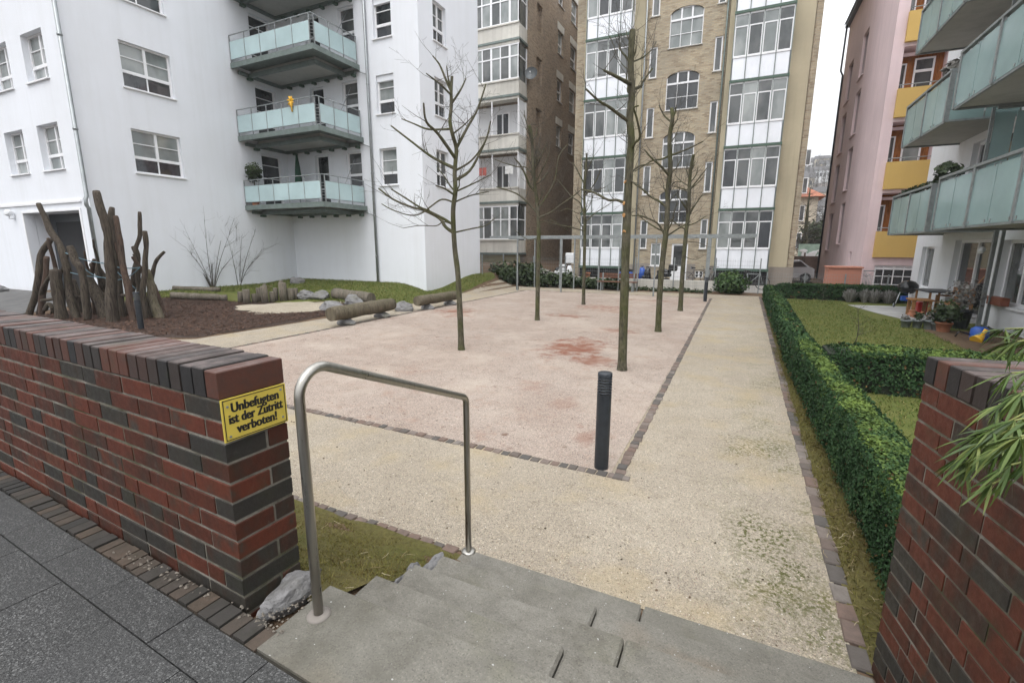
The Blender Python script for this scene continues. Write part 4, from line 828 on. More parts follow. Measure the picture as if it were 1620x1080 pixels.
def foliage(m, c, size, n, ls, seed, top=.3, shell=.6):
    rnd = random.Random(seed); pts=[];nr=[];sz=[];tn=[]
    for _ in range(n):
        v = Vector((rnd.gauss(0,1),rnd.gauss(0,1),rnd.gauss(0,1))).normalized(); r = rnd.uniform(shell,1)*(1+.28*mnoise.noise(v*2+Vector((seed,0,0)))+.12*mnoise.noise(v*5+Vector((seed,0,0)))); p = (c[0]+v.x*size[0]*r, c[1]+v.y*size[1]*r, c[2]+v.z*size[2]*r)
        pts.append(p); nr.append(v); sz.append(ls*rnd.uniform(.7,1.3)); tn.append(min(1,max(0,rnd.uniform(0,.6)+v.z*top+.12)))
    leaf_cards(m, pts, nr, sz, tn)
def bush(name, label, cat, c, size, n, ls, mat, seed, group=None):
    t = thing(name, label, cat, (c[0],c[1],c[2]), group); m = MB(); foliage(m, (c[0],c[1],c[2]+size[2]*.85), size, n, ls, seed); m.build('leaves', M[mat], t); s = MB(); rnd = random.Random(seed)
    for _ in range(6): a = rnd.uniform(0,6.28); s.tube([(c[0],c[1],c[2]-.03),(c[0]+math.cos(a)*size[0]*.35,c[1]+math.sin(a)*size[1]*.35,c[2]+size[2]*1.0)],[.02,.008],5)
    s.build('stems', M['twig'], t); return t
q = atz(1155,464,-.6); bush('laurel_bush', 'round glossy green bush in front of the right glazed bay', 'bush', (q[0],23.6,-.59), (.72,.55,.55), 1500, .10, 'laurel', 4)
iv = MB(); rnd = random.Random(12)
for i in range(20):
    x = -12.2+i*.36; hi = 1.0 if i < 8 else .62 if i < 13 else .4; foliage(iv, (x, 23.5+rnd.uniform(-.3,.4), -.5+hi*.45), (.55,.5,.75*hi*rnd.uniform(.8,1.15)), int(330*hi)+90, .12, 30+i, .3, .35)
tag(iv.build('ivy_mound', M['ivy']), 'dark ivy and low evergreens covering the bed under the left half of the pergola', 'ivy')
iv = MB()
for i in range(13): foliage(iv, (-4.9+i*.3, 23.5+rnd.uniform(-.2,.3), -.55), (.35,.3,.16), 70, .08, 60+i, .3, .3)
tag(iv.build('ground_cover', M['ivy']), 'low patchy evergreen ground cover along the foot of the low wall behind the bench', 'ground cover')
for i, (px, py, w) in enumerate(((1345,467,.30),(1383,470,.34),(1406,470,.3),(1368,470,.22))):
    x,y = aty(px,py,22.15)[0],22.15; z = G0; m = MB(); rnd = random.Random(i)
    for _ in range(260):
        a = rnd.uniform(0,6.28); l = rnd.uniform(.1,1)**.6; H = rnd.uniform(.35,.62)*(1-.35*l); ex, ey = math.cos(a)*l*w, math.sin(a)*l*w; m.tone = rnd.random(); b = Vector((x+ex*.3,y+ey*.3,z)); e = Vector((x+ex,y+ey,z+H)); d = Vector((-math.sin(a)*.012,math.cos(a)*.012,0)); m.add([b-d,b+d,e+d*.8,e-d*.8],[(0,1,2,3)])
        for _ in range(3): f = b.lerp(e,rnd.uniform(.55,1)); o = Vector((rnd.gauss(0,.03),rnd.gauss(0,.03),.05)); m.add([f-d,f+d,f+o],[(0,1,2)])
    tag(m.build('lavender', M['lav']), ('left grey lavender bush in front of the back hedge','grey lavender bush second from the right before the back hedge','grey lavender bush nearest the barbecue','small grey lavender between the larger ones')[i], 'lavender', 'grey lavender bushes before the back hedge')
# sapling in the garden
def sapling(label, c, H, seed):
    rnd = random.Random(seed); t = thing('sapling', label, 'sapling', c, 'thin leafless saplings in the right garden'); m = MB(); p = Vector(c); ps = catmull([p, p+Vector((.03,0,H*.4)), p+Vector((-.03,.02,H))],4); m.tube(ps,[.011*(1-.7*i/(len(ps)-1)) for i in range(len(ps))],6); m.build('stem', M['twig'], t); T = MB()
    for _ in range(14): i = rnd.randint(3,len(ps)-1); twig(T, ps[i], Vector((rnd.gauss(0,1),rnd.gauss(0,1),rnd.uniform(.2,1))), H*rnd.uniform(.2,.5), .004, 1, rnd)
    T.build('twigs', M['twig'], t)
sapling('leafless sapling on the lawn just behind the crossing hedge', atz(1352,545,G0), .75, 2)
sapling('leafless sapling close to the back hedge near the path corner', atz(1300,478,G0), .55, 3)
sapling('leafless sapling in the back hedge between lavender bushes', atz(1366,472,G0), 1.0, 4)
# bamboo leaning over the right wall
def bamboo():
    rnd = random.Random(5); t = thing('bamboo', 'bamboo with long yellow green leaves hanging over the right brick wall', 'bamboo', (1.6,1.5,-.6)); C = MB(); L = MB()
    tips = [((1545,690),.98),((1570,765),.93),((1528,722),1.0),((1600,735),.88),((1580,640),1.0),((1600,590),1.1),((1610,540),1.35),((1570,680),.96),((1615,690),.86),((1560,725),.97),((1598,545),1.4),((1618,620),.98),((1590,520),1.5),((1605,665),.95),((1585,705),.92),((1550,700),.96)]
    for (px,py), D in tips:
        e = Vector(atd(px,py,D)); b = Vector((1.45+rnd.uniform(0,.3), 1.3+rnd.uniform(-.1,.5), .9+rnd.uniform(-.1,.3))); mid = b.lerp(e,.6)+Vector((0,0,.14+rnd.uniform(0,.1))); ps = catmull([Vector((1.75,1.45,-.55)), b, mid, e],7); C.tube(ps,[.005*(1-.75*i/(len(ps)-1))+.0008 for i in range(len(ps))],5,False)
        for _ in range(130):
            i = rnd.randint(int(len(ps)*.55),len(ps)-1); p = ps[i]; d = (ps[min(i+1,len(ps)-1)]-ps[i-1]).normalized()*.7+Vector((rnd.gauss(0,.4),rnd.gauss(0,.4),-.5+rnd.gauss(0,.3))); d.normalize(); ln = rnd.uniform(.04,.088); w = ln*.04; sd = d.cross(Vector((rnd.gauss(0,.5),rnd.gauss(0,.5),1))).normalized()*w; dr = Vector((0,0,-ln*.22)); L.tone = min(1,max(0,rnd.gauss(.5,.25)))
            q1 = p+d*ln*.35; q2 = p+d*ln*.7+dr*.45; q3 = p+d*ln+dr; L.add([p, q1+sd, q1-sd, q2+sd*.8, q2-sd*.8, q3],[(0,2,1),(1,2,4,3),(3,4,5)])
    C.build('culm', M['culm'], t); L.build('leaves', M['bamboo'], t)
bamboo()
# ------------------------------------------------------------------ pergola, fence, bench and what stands at the back
PZ = 1.93
pg = thing('steel_pergola', 'long grey steel pergola frame on thin posts across the back of the court', 'pergola', (-5.2,21.8,G0))
for Y in (20.75, 22.85):
    m = MB(); m.box(-11.1,Y-.04,PZ-.06,.55,Y+.04,PZ+.06); m.build('beam', M['steelgrey'], pg)
m = MB()
for i in range(6): x = -10.9+i*2.27; m.box(x-.03,20.79,PZ-.03,x+.03,22.81,PZ+.03)
m.build('cross_bars', M['steelgrey'], pg)
for x, y in ((-9.62,20.75),(-7.38,20.75),(-3.2,20.75),(-5.2,22.85),(-7.45,22.85),(-6.2,22.85),(-4.3,22.85),(-9.6,22.85),(-8.2,22.85)): 
    m = MB(); m.box(x-.028,y-.028,G0,x+.028,y+.028,PZ-.06); m.build('post', M['steelgrey'], pg)
m = MB(); m.box(-1.2,20.68,G0,-1.06,20.82,PZ-.06); m.build('post', M['steelgrey'], pg)
def wire_fence(label, a, b, H, z0, n, gap=.2, st=.05, pr=.025):
    t = thing('wire_fence', label, 'wire fence', (a[0],a[1],z0)); A = Vector((*a,z0)); B_ = Vector((*b,z0)); m = MB(); L = (B_-A).length
    for k in range(int(H/gap)+1): m.rod(A+Vector((0,0,.05+gap*k)), B_+Vector((0,0,.05+gap*k)), .0035, 4)
    for k in range(int(L/st)): p = A.lerp(B_,(k+.5)*st/L); m.rod(p+Vector((0,0,.05)), p+Vector((0,0,H)), .0025, 3)
    m.build('mesh', M['steelgrey'], t)
    for i in range(n+1): p = A.lerp(B_,i/n); MB().box(p.x-pr,p.y-pr,z0-.05,p.x+pr,p.y+pr,z0+H+.04).build('post', M['steelgrey'], t)
wire_fence('tall wire mesh fence behind the ivy and pergola', (-12.2,24.4), (.9,24.4), 1.55, -.6, 7, .2, .1)
wire_fence('low wire mesh fence in front of the pink house', (1.2,24.2), (5.6,24.2), .95, -.6, 3, .15, .1)
lw = MB(); lw.box(-8.6,24.55,-.7,.2,24.85,-.12); tag(lw.build('low_concrete_wall', M['old_conc']), 'low grey concrete wall along the yard behind the wire fence', 'low wall')
be = thing('park_bench', 'brown slatted park bench standing before the low wall under the pergola', 'bench', (-5.2,22.6,G0))
m = MB()
for i in range(2): m.bbox(-6.15,22.86,G0+.60+i*.13,-4.25,22.90,G0+.71+i*.13,.006)
m.build('backrest', M['bench'], be); m = MB()
for i in range(3): m.bbox(-6.15,22.42+i*.14,G0+.43,-4.25,22.54+i*.14,G0+.465,.006)
m.build('seat', M['bench'], be)
for x in (-5.95,-4.45):
    m = MB(); m.box(x-.03,22.44,G0,x+.03,22.5,G0+.43); m.box(x-.03,22.80,G0,x+.03,22.86,G0+.86); m.box(x-.03,22.5,G0+.37,x+.03,22.8,G0+.43); m.build('leg', M['steelgrey'], be)
def wheel(parent, c, r, ax, tire=.05, spokes=0, name='wheel'):
    ax = Vector(ax).normalized(); u = ax.cross(Vector((0,0,1))).normalized(); w = Vector((0,0,1)); c = Vector(c); n = 20
    m = MB(); ring = [c+(u*math.cos(2*math.pi*i/n)+w*math.sin(2*math.pi*i/n))*(r-tire/2) for i in range(n+1)]; m.tube(ring, tire/2, 8, False); o = m.build(name, M['rubber'], parent); k = MB()
    if spokes:
        for i in range(spokes): a = 2*math.pi*i/spokes; k.rod(c, c+(u*math.cos(a)+w*math.sin(a))*(r-tire), .003, 3)
        k.tube([c-ax*.03,c+ax*.03], .02, 8)
    else: k.tube([c-ax*.03,c+ax*.03], r*.62, 16)
    k.build('rim', M['steelgrey'], o); return o
def scooter(label, loc, ang, body, box):
    t = thing('motor_scooter', label, 'motor scooter', loc, 'motor scooters parked in the yard'); c, s = math.cos(ang), math.sin(ang); P = lambda x,y,z: (loc[0]+x*c-y*s, loc[1]+x*s+y*c, loc[2]+z); ax = (-s, c, 0)
    wheel(t, P(-.62,0,.24), .24, ax, .1); wheel(t, P(.62,0,.24), .24, ax, .1); m = MB()
    m.tube([P(-.85,0,.62),P(-.6,0,.66),P(-.2,0,.6),P(-.05,0,.36),P(.25,0,.3),P(.42,0,.45)],[.07,.16,.17,.12,.10,.06],10); m.tube([P(.42,0,.38),P(.50,0,.7),P(.44,0,.98)],[.17,.19,.11],10); m.tube([P(.62,0,.52),P(.70,0,.40)],[.10,.12],8); m.build('body', M[body], t)
    m = MB(); m.tube([P(-.8,0,.78),P(-.5,0,.82),P(-.1,0,.74)],[.08,.13,.11],8); m.build('seat', M['black'], t); m = MB(); m.rod(P(.44,-.32,1.04),P(.44,.32,1.04),.018,6); m.rod(P(.62,0,.24),P(.44,0,1.04),.03,6); m.build('handlebar', M['black'], t)
    m = MB(); m.tube([P(.5,0,.9),P(.56,0,.9)],[.08,.07],10); m.build('headlight', M['lens'], t)
    if box: m = MB(); m.bbox(*[min(a,b) for a,b in zip(P(-1.1,-.2,.85),P(-.75,.2,1.18))],*[max(a,b) for a,b in zip(P(-1.1,-.2,.85),P(-.75,.2,1.18))],.04); m.build('top_box', M['black'], t)
q = aty(1008,442,27.0); scooter('blue and white motor scooter half hidden behind the tall near tree', (q[0]-.2,27.,-.6), .5, 'blue', False)
q = aty(1037,442,26.6); scooter('black motor scooter with top box parked before the house door', (q[0],26.6,-.6), 2.9, 'black', True)
q = aty(893,425,27.); scooter('white motor scooter parked below the left glazed bay', (q[0],27.,-.6), 1.2, 'whitepaint', False)
m = MB(); q = aty(893,428,26.2)
for i in range(5): m.bbox(q[0]-.28,26.0,-.45+i*.2,q[0]+.05,26.45,-.31+i*.2,.03)
m.bbox(q[0]+.06,26.1,.55,q[0]+.55,26.4,1.15,.04); tag(m.build('plastic_crate_stack', M['whitepaint']), 'stack of white plastic crates with a white box on top behind the ivy', 'crates')
def bicycle(label, loc, ang, col):
    t = thing('bicycle', label, 'bicycle', loc, 'bicycles leaning in the rear yard'); c, s = math.cos(ang), math.sin(ang); P = lambda x,y,z: (loc[0]+x*c-y*s, loc[1]+x*s+y*c, loc[2]+z); ax = (-s,c,0)
    wheel(t, P(-.52,0,.34), .34, ax, .035, 14); wheel(t, P(.52,0,.34), .34, ax, .035, 14); m = MB()
    for a, b in (((-.52,.34),(-.1,.3)),((-.1,.3),(-.22,.8)),((-.22,.8),(.38,.78)),((.38,.78),(-.1,.3)),((-.52,.34),(-.2,.7)),((.52,.34),(.36,.92))): m.rod(P(a[0],0,a[1]),P(b[0],0,b[1]),.016,6)
    m.build('frame', M[col], t); MB().tube([P(-.36,0,.92),P(-.1,0,.9)],[.07,.03],8).build('saddle', M['black'], t); m = MB(); m.tube([P(.28,-.28,1.0),P(.36,0,.98),P(.28,.28,1.0)],.013,6); m.build('handlebar', M['black'], t)
q = aty(1101,452,29.6); bicycle('dark bicycle standing under the stair window right of the house door', (q[0],29.6,-.6), .3, 'black')
q = aty(1124,447,29.0); bicycle('bicycle leaning half behind the round laurel bush', (q[0],29.0,-.6), 1.2, 'steelgrey')
q = aty(1190,462,26.6); bicycle('bicycle lying in the dark space below the right glazed bay', (q[0]-.1,26.6,-.6), .2, 'zinc')
def pot(name, label, c, r, h, mat, group, plant=None, seed=0):
    t = thing(name, label, 'flower pot', c, group); MB().lathe(c,[(r*.72,0),(r*.95,h*.86),(r*1.06,h*.86),(r*1.06,h),(r*.93,h),(r*.9,h*.85),(.01,h*.84)],16).build('pot', M[mat], t)
    if plant: 
        m = MB(); foliage(m, (c[0],c[1],c[2]+h+plant[1]*.7), (plant[0],plant[0],plant[1]), plant[2], plant[3], seed, .3, .2); m.build('leaves', M[plant[4]], t)
q = aty(947,428,26.9); pot('flower_pot', 'terracotta pot on the low wall left of the tall near tree', (q[0],24.7,-.12), .16, .26, 'terra', 'flower pots')
# ------------------------------------------------------------------ white building on the left
WM = (M['frame'], M['glass_d']); WC = (M['frame'], M['glass_c']); WD = (M['frame'], M['glass'])
AX, BY, CX, B2Y = -20.2, 17.0, -12.27, 8.8
FA = Fr((AX,0,0),(0,1,0),(1,0,0)); FB = Fr((0,BY,0),(1,0,0),(0,-1,0)); FC = Fr((CX,0,0),(0,1,0),(1,0,0)); F2 = Fr((0,B2Y,0),(1,0,0),(0,-1,0))
wb = thing('white_apartment_building', 'white rendered apartment building on the left with teal glass corner balconies and a garage', 'building', (-16,18,0))
TOPS = (5.62, 8.52, 11.42, 14.32); HW = 1.52; RF = 15.6
wu0, wu1 = FA.at(206,199)[0], FA.at(284,213.5)[0]; du0, du1 = FA.at(404,148)[0], FA.at(437,160)[0]
hA = [(wu0,t-HW,wu1,t) for t in TOPS]+[(du0,t-2.3,du1,t) for t in TOPS]
b0, b1 = FB.at(490,150)[0], FB.at(512,150)[0]; c0, c1 = FB.at(541,150)[0], FB.at(566,150)[0]; e0, e1 = FB.at(594,118)[0], FB.at(622,118)[0]
hB = [(b0,t-2.3,b1,t) for t in TOPS]+[(c0,t-HW,c1,t) for t in TOPS]+[(e0,t-HW,e1,t) for t in TOPS]
f0, f1 = FC.at(687,116)[0], FC.at(707,116)[0]; hC = [(f0,t-HW,f1,t) for t in TOPS]
s0, s1 = -22.95, -21.45
h2 = [(x0,t-HW,x0+1.5,t) for t in TOPS for x0 in (-22.95,-25.55,-28.6,-31.6)]+[(-25.2,-.7,-20.95,2.68)]
m = MB(); wall(m,FA,B2Y,BY,-1,RF,hA,.22); wall(m,FB,AX,CX,-1,RF,hB,.22); wall(m,FC,BY,21.8,-1,RF,hC,.22); wall(m,F2,-48,AX,-1,RF,h2,.30)
m.add([(CX,21.8,-1),(-40,21.8,-1),(-40,21.8,RF),(CX,21.8,RF)],[(0,1,2,3)]); m.add([(-48,B2Y,RF),(AX,B2Y,RF),(AX,BY,RF),(CX,BY,RF),(CX,21.8,RF),(-48,21.8,RF)],[(0,1,2,3,4,5)])
m.build('wall', M['white'], wb)
for i, t in enumerate(TOPS):
    window(FA,(wu0,t-HW,wu1,t),wb,(M['frame'],(M['glass_c'],M['glass_c'],M['glass_d'],M['glass'])[i]),.18,low=M['glass'])
    window(FA,(du0,t-2.3,du1,t),wb,WD,.2,(),(),(.3,.55,.8),sill=False,name='balcony_door')
    window(FB,(b0,t-2.3,b1,t),wb,WD,.2,(),(),(.35,.65),sill=False,name='balcony_door')
    window(FB,(c0,t-HW,c1,t),wb,WM,.2,(),(.36,),(.68,),low=M['glass']); window(FB,(e0,t-HW,e1,t),wb,(WC,WC,WD,WM)[i],.2,(),(.34,),(.68,),low=M['glass'])
    window(FC,(f0,t-HW,f1,t),wb,WM,.2,(.5,),(.36,),(.68,),low=M['glass'])
    for x0 in (-22.95,-25.55,-28.6,-31.6): window(F2,(x0,t-HW,x0+1.5,t),wb,WC,.26,(.55,),(.34,),(.68,))
# roller blinds boxes on two right-hand windows
for t in (8.52, 11.42): MB().fbox(FB,e0+.02,e1-.02,t-.24,t-.004,-.2,-.06).build('blind_box', M['white'], wb)
m = MB(); m.fbox(F2,-25.35,-25.2,-.7,2.68,-.8,-.31); m.fbox(F2,-20.95,-20.8,-.7,2.68,-.8,-.31); m.fbox(F2,-25.2,-20.95,2.68,2.8,-.8,-.31); m.build('garage_reveal', M['white'], wb); m = MB(); m.fbox(F2,-25.2,-24.75,-.7,2.68,-.8,-.75); m.fbox(F2,-24.75,-20.95,2.38,2.68,-.8,-.755); m.build('garage_door_frame', M['anthra'], wb)
m = MB(); m.fbox(F2,-24.75,-20.95,-.6,2.38,-.8,-.77); m.build('garage_door', plain('dark_garage_door', (.012,.012,.014), .8, var=.2), wb)
m = MB(); m.fbox(F2,-27.6,-20.7,2.95,3.03,0,.05); m.fbox(F2,-25.3,-25.2,-.7,2.75,.0,.03); m.fbox(F2,-20.95,-20.85,-.7,2.75,.0,.03); m.fbox(F2,-25.2,-20.95,2.68,2.75,.0,.03); m.build('garage_trim', M['frame'], wb)
lm = MB(); q = F2.p(-26.0,2.72,.16); lm.rock(q,(.15,.15,.15),1,0.,2); lm.tube([F2.p(-26,2.5,0),F2.p(-26,2.5,.16),F2.p(-26,2.6,.16)],.03,6); lm.build('wall_lamp', M['whitepaint'], wb)
m = MB(); x,y = AX+.10,B2Y-.10; m.tube([(x,y,RF),(x,y,3.1),(x+.03,y-.06,3.0),(x+.03,y-.06,2.8),(x,y,2.7),(x,y,-.5)],.06,10); [m.tube([(x,y,z),(x,y,z+.06)],.075,10) for z in (8.0,5.2,12.)]; m.build('drainpipe', M['zinc'], wb)
px_ = FB.at(590,250)[0]; m = MB(); m.tube([(px_,BY-.09,RF),(px_,BY-.09,-.4)],.055,10); [m.tube([(px_,BY-.09,z),(px_,BY-.09,z+.05)],.07,10) for z in (1.0,4.6,8.2,11.8,2.8)]; m.build('drainpipe', M['zinc'], wb)
m = MB()
for t in (3.05,5.95,8.85,11.75): m.tube([(px_,BY-.09,t-.25),(-15.55,BY-.10,t+.0)],.025,6)
m.build('balcony_drain', M['zinc'], wb)
BX0, BX1, BYF = AX, -15.35, 14.5
for k, zt in enumerate((3.25, 6.15, 9.05, 11.95)):
    d = MB(); d.box(BX0+.02,BYF,zt-.2,BX1,BYF+.09,zt); d.box(BX1-.09,BYF+.09,zt-.2,BX1,BY-.02,zt); d.box(BX0+.02,BYF+.09,zt-.05,BX1-.09,BY-.02,zt-.01)
    d.box(BX0+.1,BYF+.75,zt-.36,BX1-.75,BYF+.87,zt-.2); d.box(BX1-.87,BYF+.87,zt-.36,BX1-.75,BY-.05,zt-.2); d.box(BX0+.02,BYF+.3,zt-.34,BX0+.14,BY-.02,zt-.2); d.box(BX0+.14,BY-.14,zt-.34,BX1-.2,BY-.02,zt-.2)
    b = d.build('balcony', M['steelgreen'], wb)
    s_ = MB(); s_.box(BX0+.14,BYF+.87,zt-.22,BX1-.87,BY-.14,zt-.055); s_.build('soffit', M['soffit'], b)
    for i in range(6): x = BX0+.6+i*.78; MB().box(x,BY-.2,zt-.44,x+.12,BY-.0,zt-.345).build('bracket', M['green'], b)
    MB().box(BX0+.02,BYF+.7,zt-.46,BX0+.2,BYF+.9,zt-.365).build('bracket', M['green'], b)
    r = MB(); zr = zt+1.06; r.tube([(BX0+.05,BYF+.04,zr),(BX1-.04,BYF+.04,zr),(BX1-.04,BY-.12,zr)],.022,6,smooth=False)
    for z in (zt+.13,zt+.82): r.tube([(BX0+.05,BYF+.04,z),(BX1-.12,BYF+.04,z)],.012,4); r.tube([(BX1-.04,BYF+.12,z),(BX1-.04,BY-.12,z)],.012,4)
    n1 = 5; n2 = 3; L1 = (BX1-.16)-(BX0+.06); L2 = (BY-.14)-(BYF+.14)
    for i in range(n1+1): x = BX0+.06+L1*i/n1; r.box(x-.016,BYF+.02,zt-.12,x+.016,BYF+.055,zr)
    for i in range(n2+1): y = BYF+.14+L2*i/n2; r.box(BX1-.055,y-.016,zt-.12,BX1-.02,y+.016,zr)
    for i in range(6): z = zt+.14+i*.12; r.rod((BX1-.16,BYF+.04,z),(BX1-.04,BYF+.14,z),.009,4)
    r.build('railing', M['steelgrey'], b)
    for i in range(n1): x = BX0+.06+L1*i/n1; g = MB(); g.box(x+.02,BYF+.025,zt+.14,x+L1/n1-.02,BYF+.037,zt+.81); g.build('glass_panel', M['frost'], b)
    for i in range(n2): y = BYF+.14+L2*i/n2; g = MB(); g.box(BX1-.042,y+.02,zt+.14,BX1-.03,y+L2/n2-.02,zt+.81); g.build('glass_panel', M['frost'], b)
    MB().rod((BX1-.02,BYF+.75,zt-.03),(-15.9,BY-.02,zt+2.1),.014,6).build('tie_rod', M['zinc'], b)
# on the balconies
x, y, z = -19.75, 14.75, 3.25
t = thing('topiary', 'clipped round box ball in a pot on the lowest corner balcony', 'topiary', (x,y,z)); MB().lathe((x,y,z),[(.16,0),(.2,.55),(.22,.6)],14).build('pot', M['terra'], t); m = MB(); m.rod((x,y,z+.5),(x,y,z+1.2),.02); m.build('stem', M['twig'], t); m = MB(); foliage(m,(x,y,z+1.42),(.36,.36,.40),620,.075,3,.35,.5); m.build('leaves', M['ivy'], t)
q = FB.at(486,250)[0]; t = thing('closed_parasol', 'folded dark green parasol on the lowest corner balcony', 'parasol', (q,16.4,3.25)); MB().tube([(q,16.4,3.25),(q,16.4,5.6)],.02,6).build('pole', M['zinc'], t); MB().tube([(q,16.4,3.75),(q,16.4,4.1),(q,16.4,5.0),(q,16.4,5.6)],[.18,.19,.12,.04],9).build('canopy', M['parasol'], t)
q = aty(461,163,BYF); m = MB(); x, z = q[0], q[2]
[m.rod((x,BYF-.02,z+.05),(x+.16*math.cos(a),BYF-.04,z+.05+.2*math.sin(a)),.035,5) for a in (.3,1.1,2.0,2.8,3.7,4.5,5.3,6.)]; m.rod((x,BYF-.03,z+.05),(x+.04,BYF-.03,z-.34),.03,5); tag(m.build('yellow_flower_ornament', M['yellow']), 'yellow ornament hanging on the railing of the middle corner balcony', 'ornament')
wire_fence('short wire fence closing the gap behind the white building', (-12.2,21.9), (-12.15,24.3), 1.25, -.2, 1, .2, .1)
# ------------------------------------------------------------------ tower-like brick house at the back
TY = 30.5; FT = Fr((0,TY,0),(1,0,0),(0,-1,0)); FS = Fr((0,TY-.12,0),(1,0,0),(0,-1,0)); TOP = 21.
tb = thing('brick_tenement', 'tall yellow brick tenement at the back with white glazed bays and arched windows', 'building', (-3.7,31,-.6))
AX0, AX1 = -4.70, -2.92; arch = [(12.57,14.62),(9.28,11.32),(6.08,8.08),(2.92,4.86),(15.85,17.9),(19.1,20.9)]
hT = [(AX0,a,AX1,b) for a, b in arch]
sl = [(-5.74,-5.30,a,b) for a, b in ((11.15,12.8),(7.88,9.56),(4.62,6.3),(1.4,3.12),(14.4,16.05))]+[(-2.24,-1.84,a,b) for a, b in ((11.05,12.8),(7.85,9.52),(4.62,6.3),(1.4,3.12),(14.4,16.05))]
hT += [(a,c,b,d) for a,b,c,d in sl]+[(-3.78,-.62,-2.84,1.70),(-5.02,.35,-4.42,1.74),(-2.35,-.3,-1.9,.1)]
m = MB(); wall(m,FT,-5.95,-1.6,-.7,TOP,hT,.16)
for a, b in arch:                                          # brick spandrels that turn the heads into arches
    w = (AX1-AX0)/2; cx = (AX0+AX1)/2; rise = .30; pts = [(AX0+2*w*i/12, b-rise+rise*math.sqrt(max(0,1-((i/12-.5)*2)**2*.96))*1.0) for i in range(13)]
    pts = [(u, b-rise*(1-math.cos(math.asin(min(1,abs((u-cx)/w))*.98)))/(1-math.cos(math.asin(.98)))) for u,_ in pts]
    for (u0,v0),(u1,v1) in zip(pts,pts[1:]):
        m.add([FT.p(u0,v0),FT.p(u1,v1),FT.p(u1,b),FT.p(u0,b)],[(0,1,2,3)]); m.add([FT.p(u0,v0),FT.p(u1,v1),FT.p(u1,v1,-.16),FT.p(u0,v0,-.16)],[(0,1,2,3)])
m.add([FT.p(2.42,-.7,.05),FT.p(2.72,-.7,.05),FT.p(2.72,TOP,.05),FT.p(2.42,TOP,.05)],[(0,1,2,3)]); m.add([FT.p(-10.15,-.7,.05),FT.p(-9.62,-.7,.05),FT.p(-9.62,TOP,.05),FT.p(-10.15,TOP,.05)],[(0,1,2,3)])
m.add([(2.72,TY-.05,-.7),(2.72,43,-.7),(2.72,43,TOP),(2.72,TY-.05,TOP)],[(0,1,2,3)]); m.add([(-10.15,TY-.05,-.7),(-10.15,43,-.7),(-10.15,43,TOP),(-10.15,TY-.05,TOP)],[(0,1,2,3)]); m.add([(2.72,TY,TOP),(2.72,43,TOP),(-10.15,43,TOP),(-10.15,TY,TOP)],[(0,1,2,3)])
m.build('wall', M['ybrick'], tb)
m = MB(); wall(m,FS,-9.62,-5.95,.42,TOP); wall(m,FS,-1.6,2.42,.42,TOP); m.fbox(FS,2.40,2.42,.42,TOP,-.1,0); m.fbox(FS,-5.97,-5.95,.42,TOP,-.12,0); m.fbox(FS,-1.6,-1.58,.42,TOP,-.12,0); m.build('render_strip', M['beige'], tb)
FPL = Fr((0,TY-.16,0),(1,0,0),(0,-1,0))
for a, b in ((-9.62,-5.95),(-1.6,2.75)): wall(MB(),FPL,a,b,-.7,.42).build('plinth', M['grey_render'], tb)
for a, b in ((-5.95,-5.03),(-2.83,-2.36)): MB().fbox(FT,a,b,-.7,.5,-.02,.02).build('plinth', M['grey_render'], tb)
SILLM = plain('pale_stone_sill', (.5,.48,.44), .8, var=.1)
for i, (a, b) in enumerate(arch): window(FT,(AX0,a,AX1,b),tb,(M['frame'],(M['glass_c'],M['glass'],M['glass_d'],M['glass'],M['glass_c'],M['glass_c'])[i]),.13,(.34,.66),(.70,),(.34,),.05,True,'arched_window',None,SILLM)
for a,b,c,d in sl: window(FT,(a,c,b,d),tb,WM,.12,(),(),(.5,) if c < 3 else (),.07,True,'slit_window',None,SILLM)
window(FT,(-3.78,-.62,-2.84,1.70),tb,WD,.12,(),(.40,),(),.11,False,'house_door'); window(FT,(-5.02,.35,-4.42,1.74),tb,WC,.12,(),(.5,),(),.06); window(FT,(-2.35,-.3,-1.9,.1),tb,WD,.1,(.5,),(),(.5,),.04,False,'cellar_window')
MB().fbox(FT,-3.70,-2.92,-.5,.27,-.07,-.03).build('door_panel', M['frame'], tb)
m = MB(); m.tube([FT.p(-5.98,TOP,.2),FT.p(-5.98,-.5,.2)],.05,8); m.build('drainpipe', M['zinc'], tb); m = MB(); m.tube([FT.p(-1.72,TOP,.08),FT.p(-1.72,-.5,.08)],.05,8); m.build('drainpipe', M['steelgreen'], tb)
FBAY = 29.7; rndb = random.Random(3)
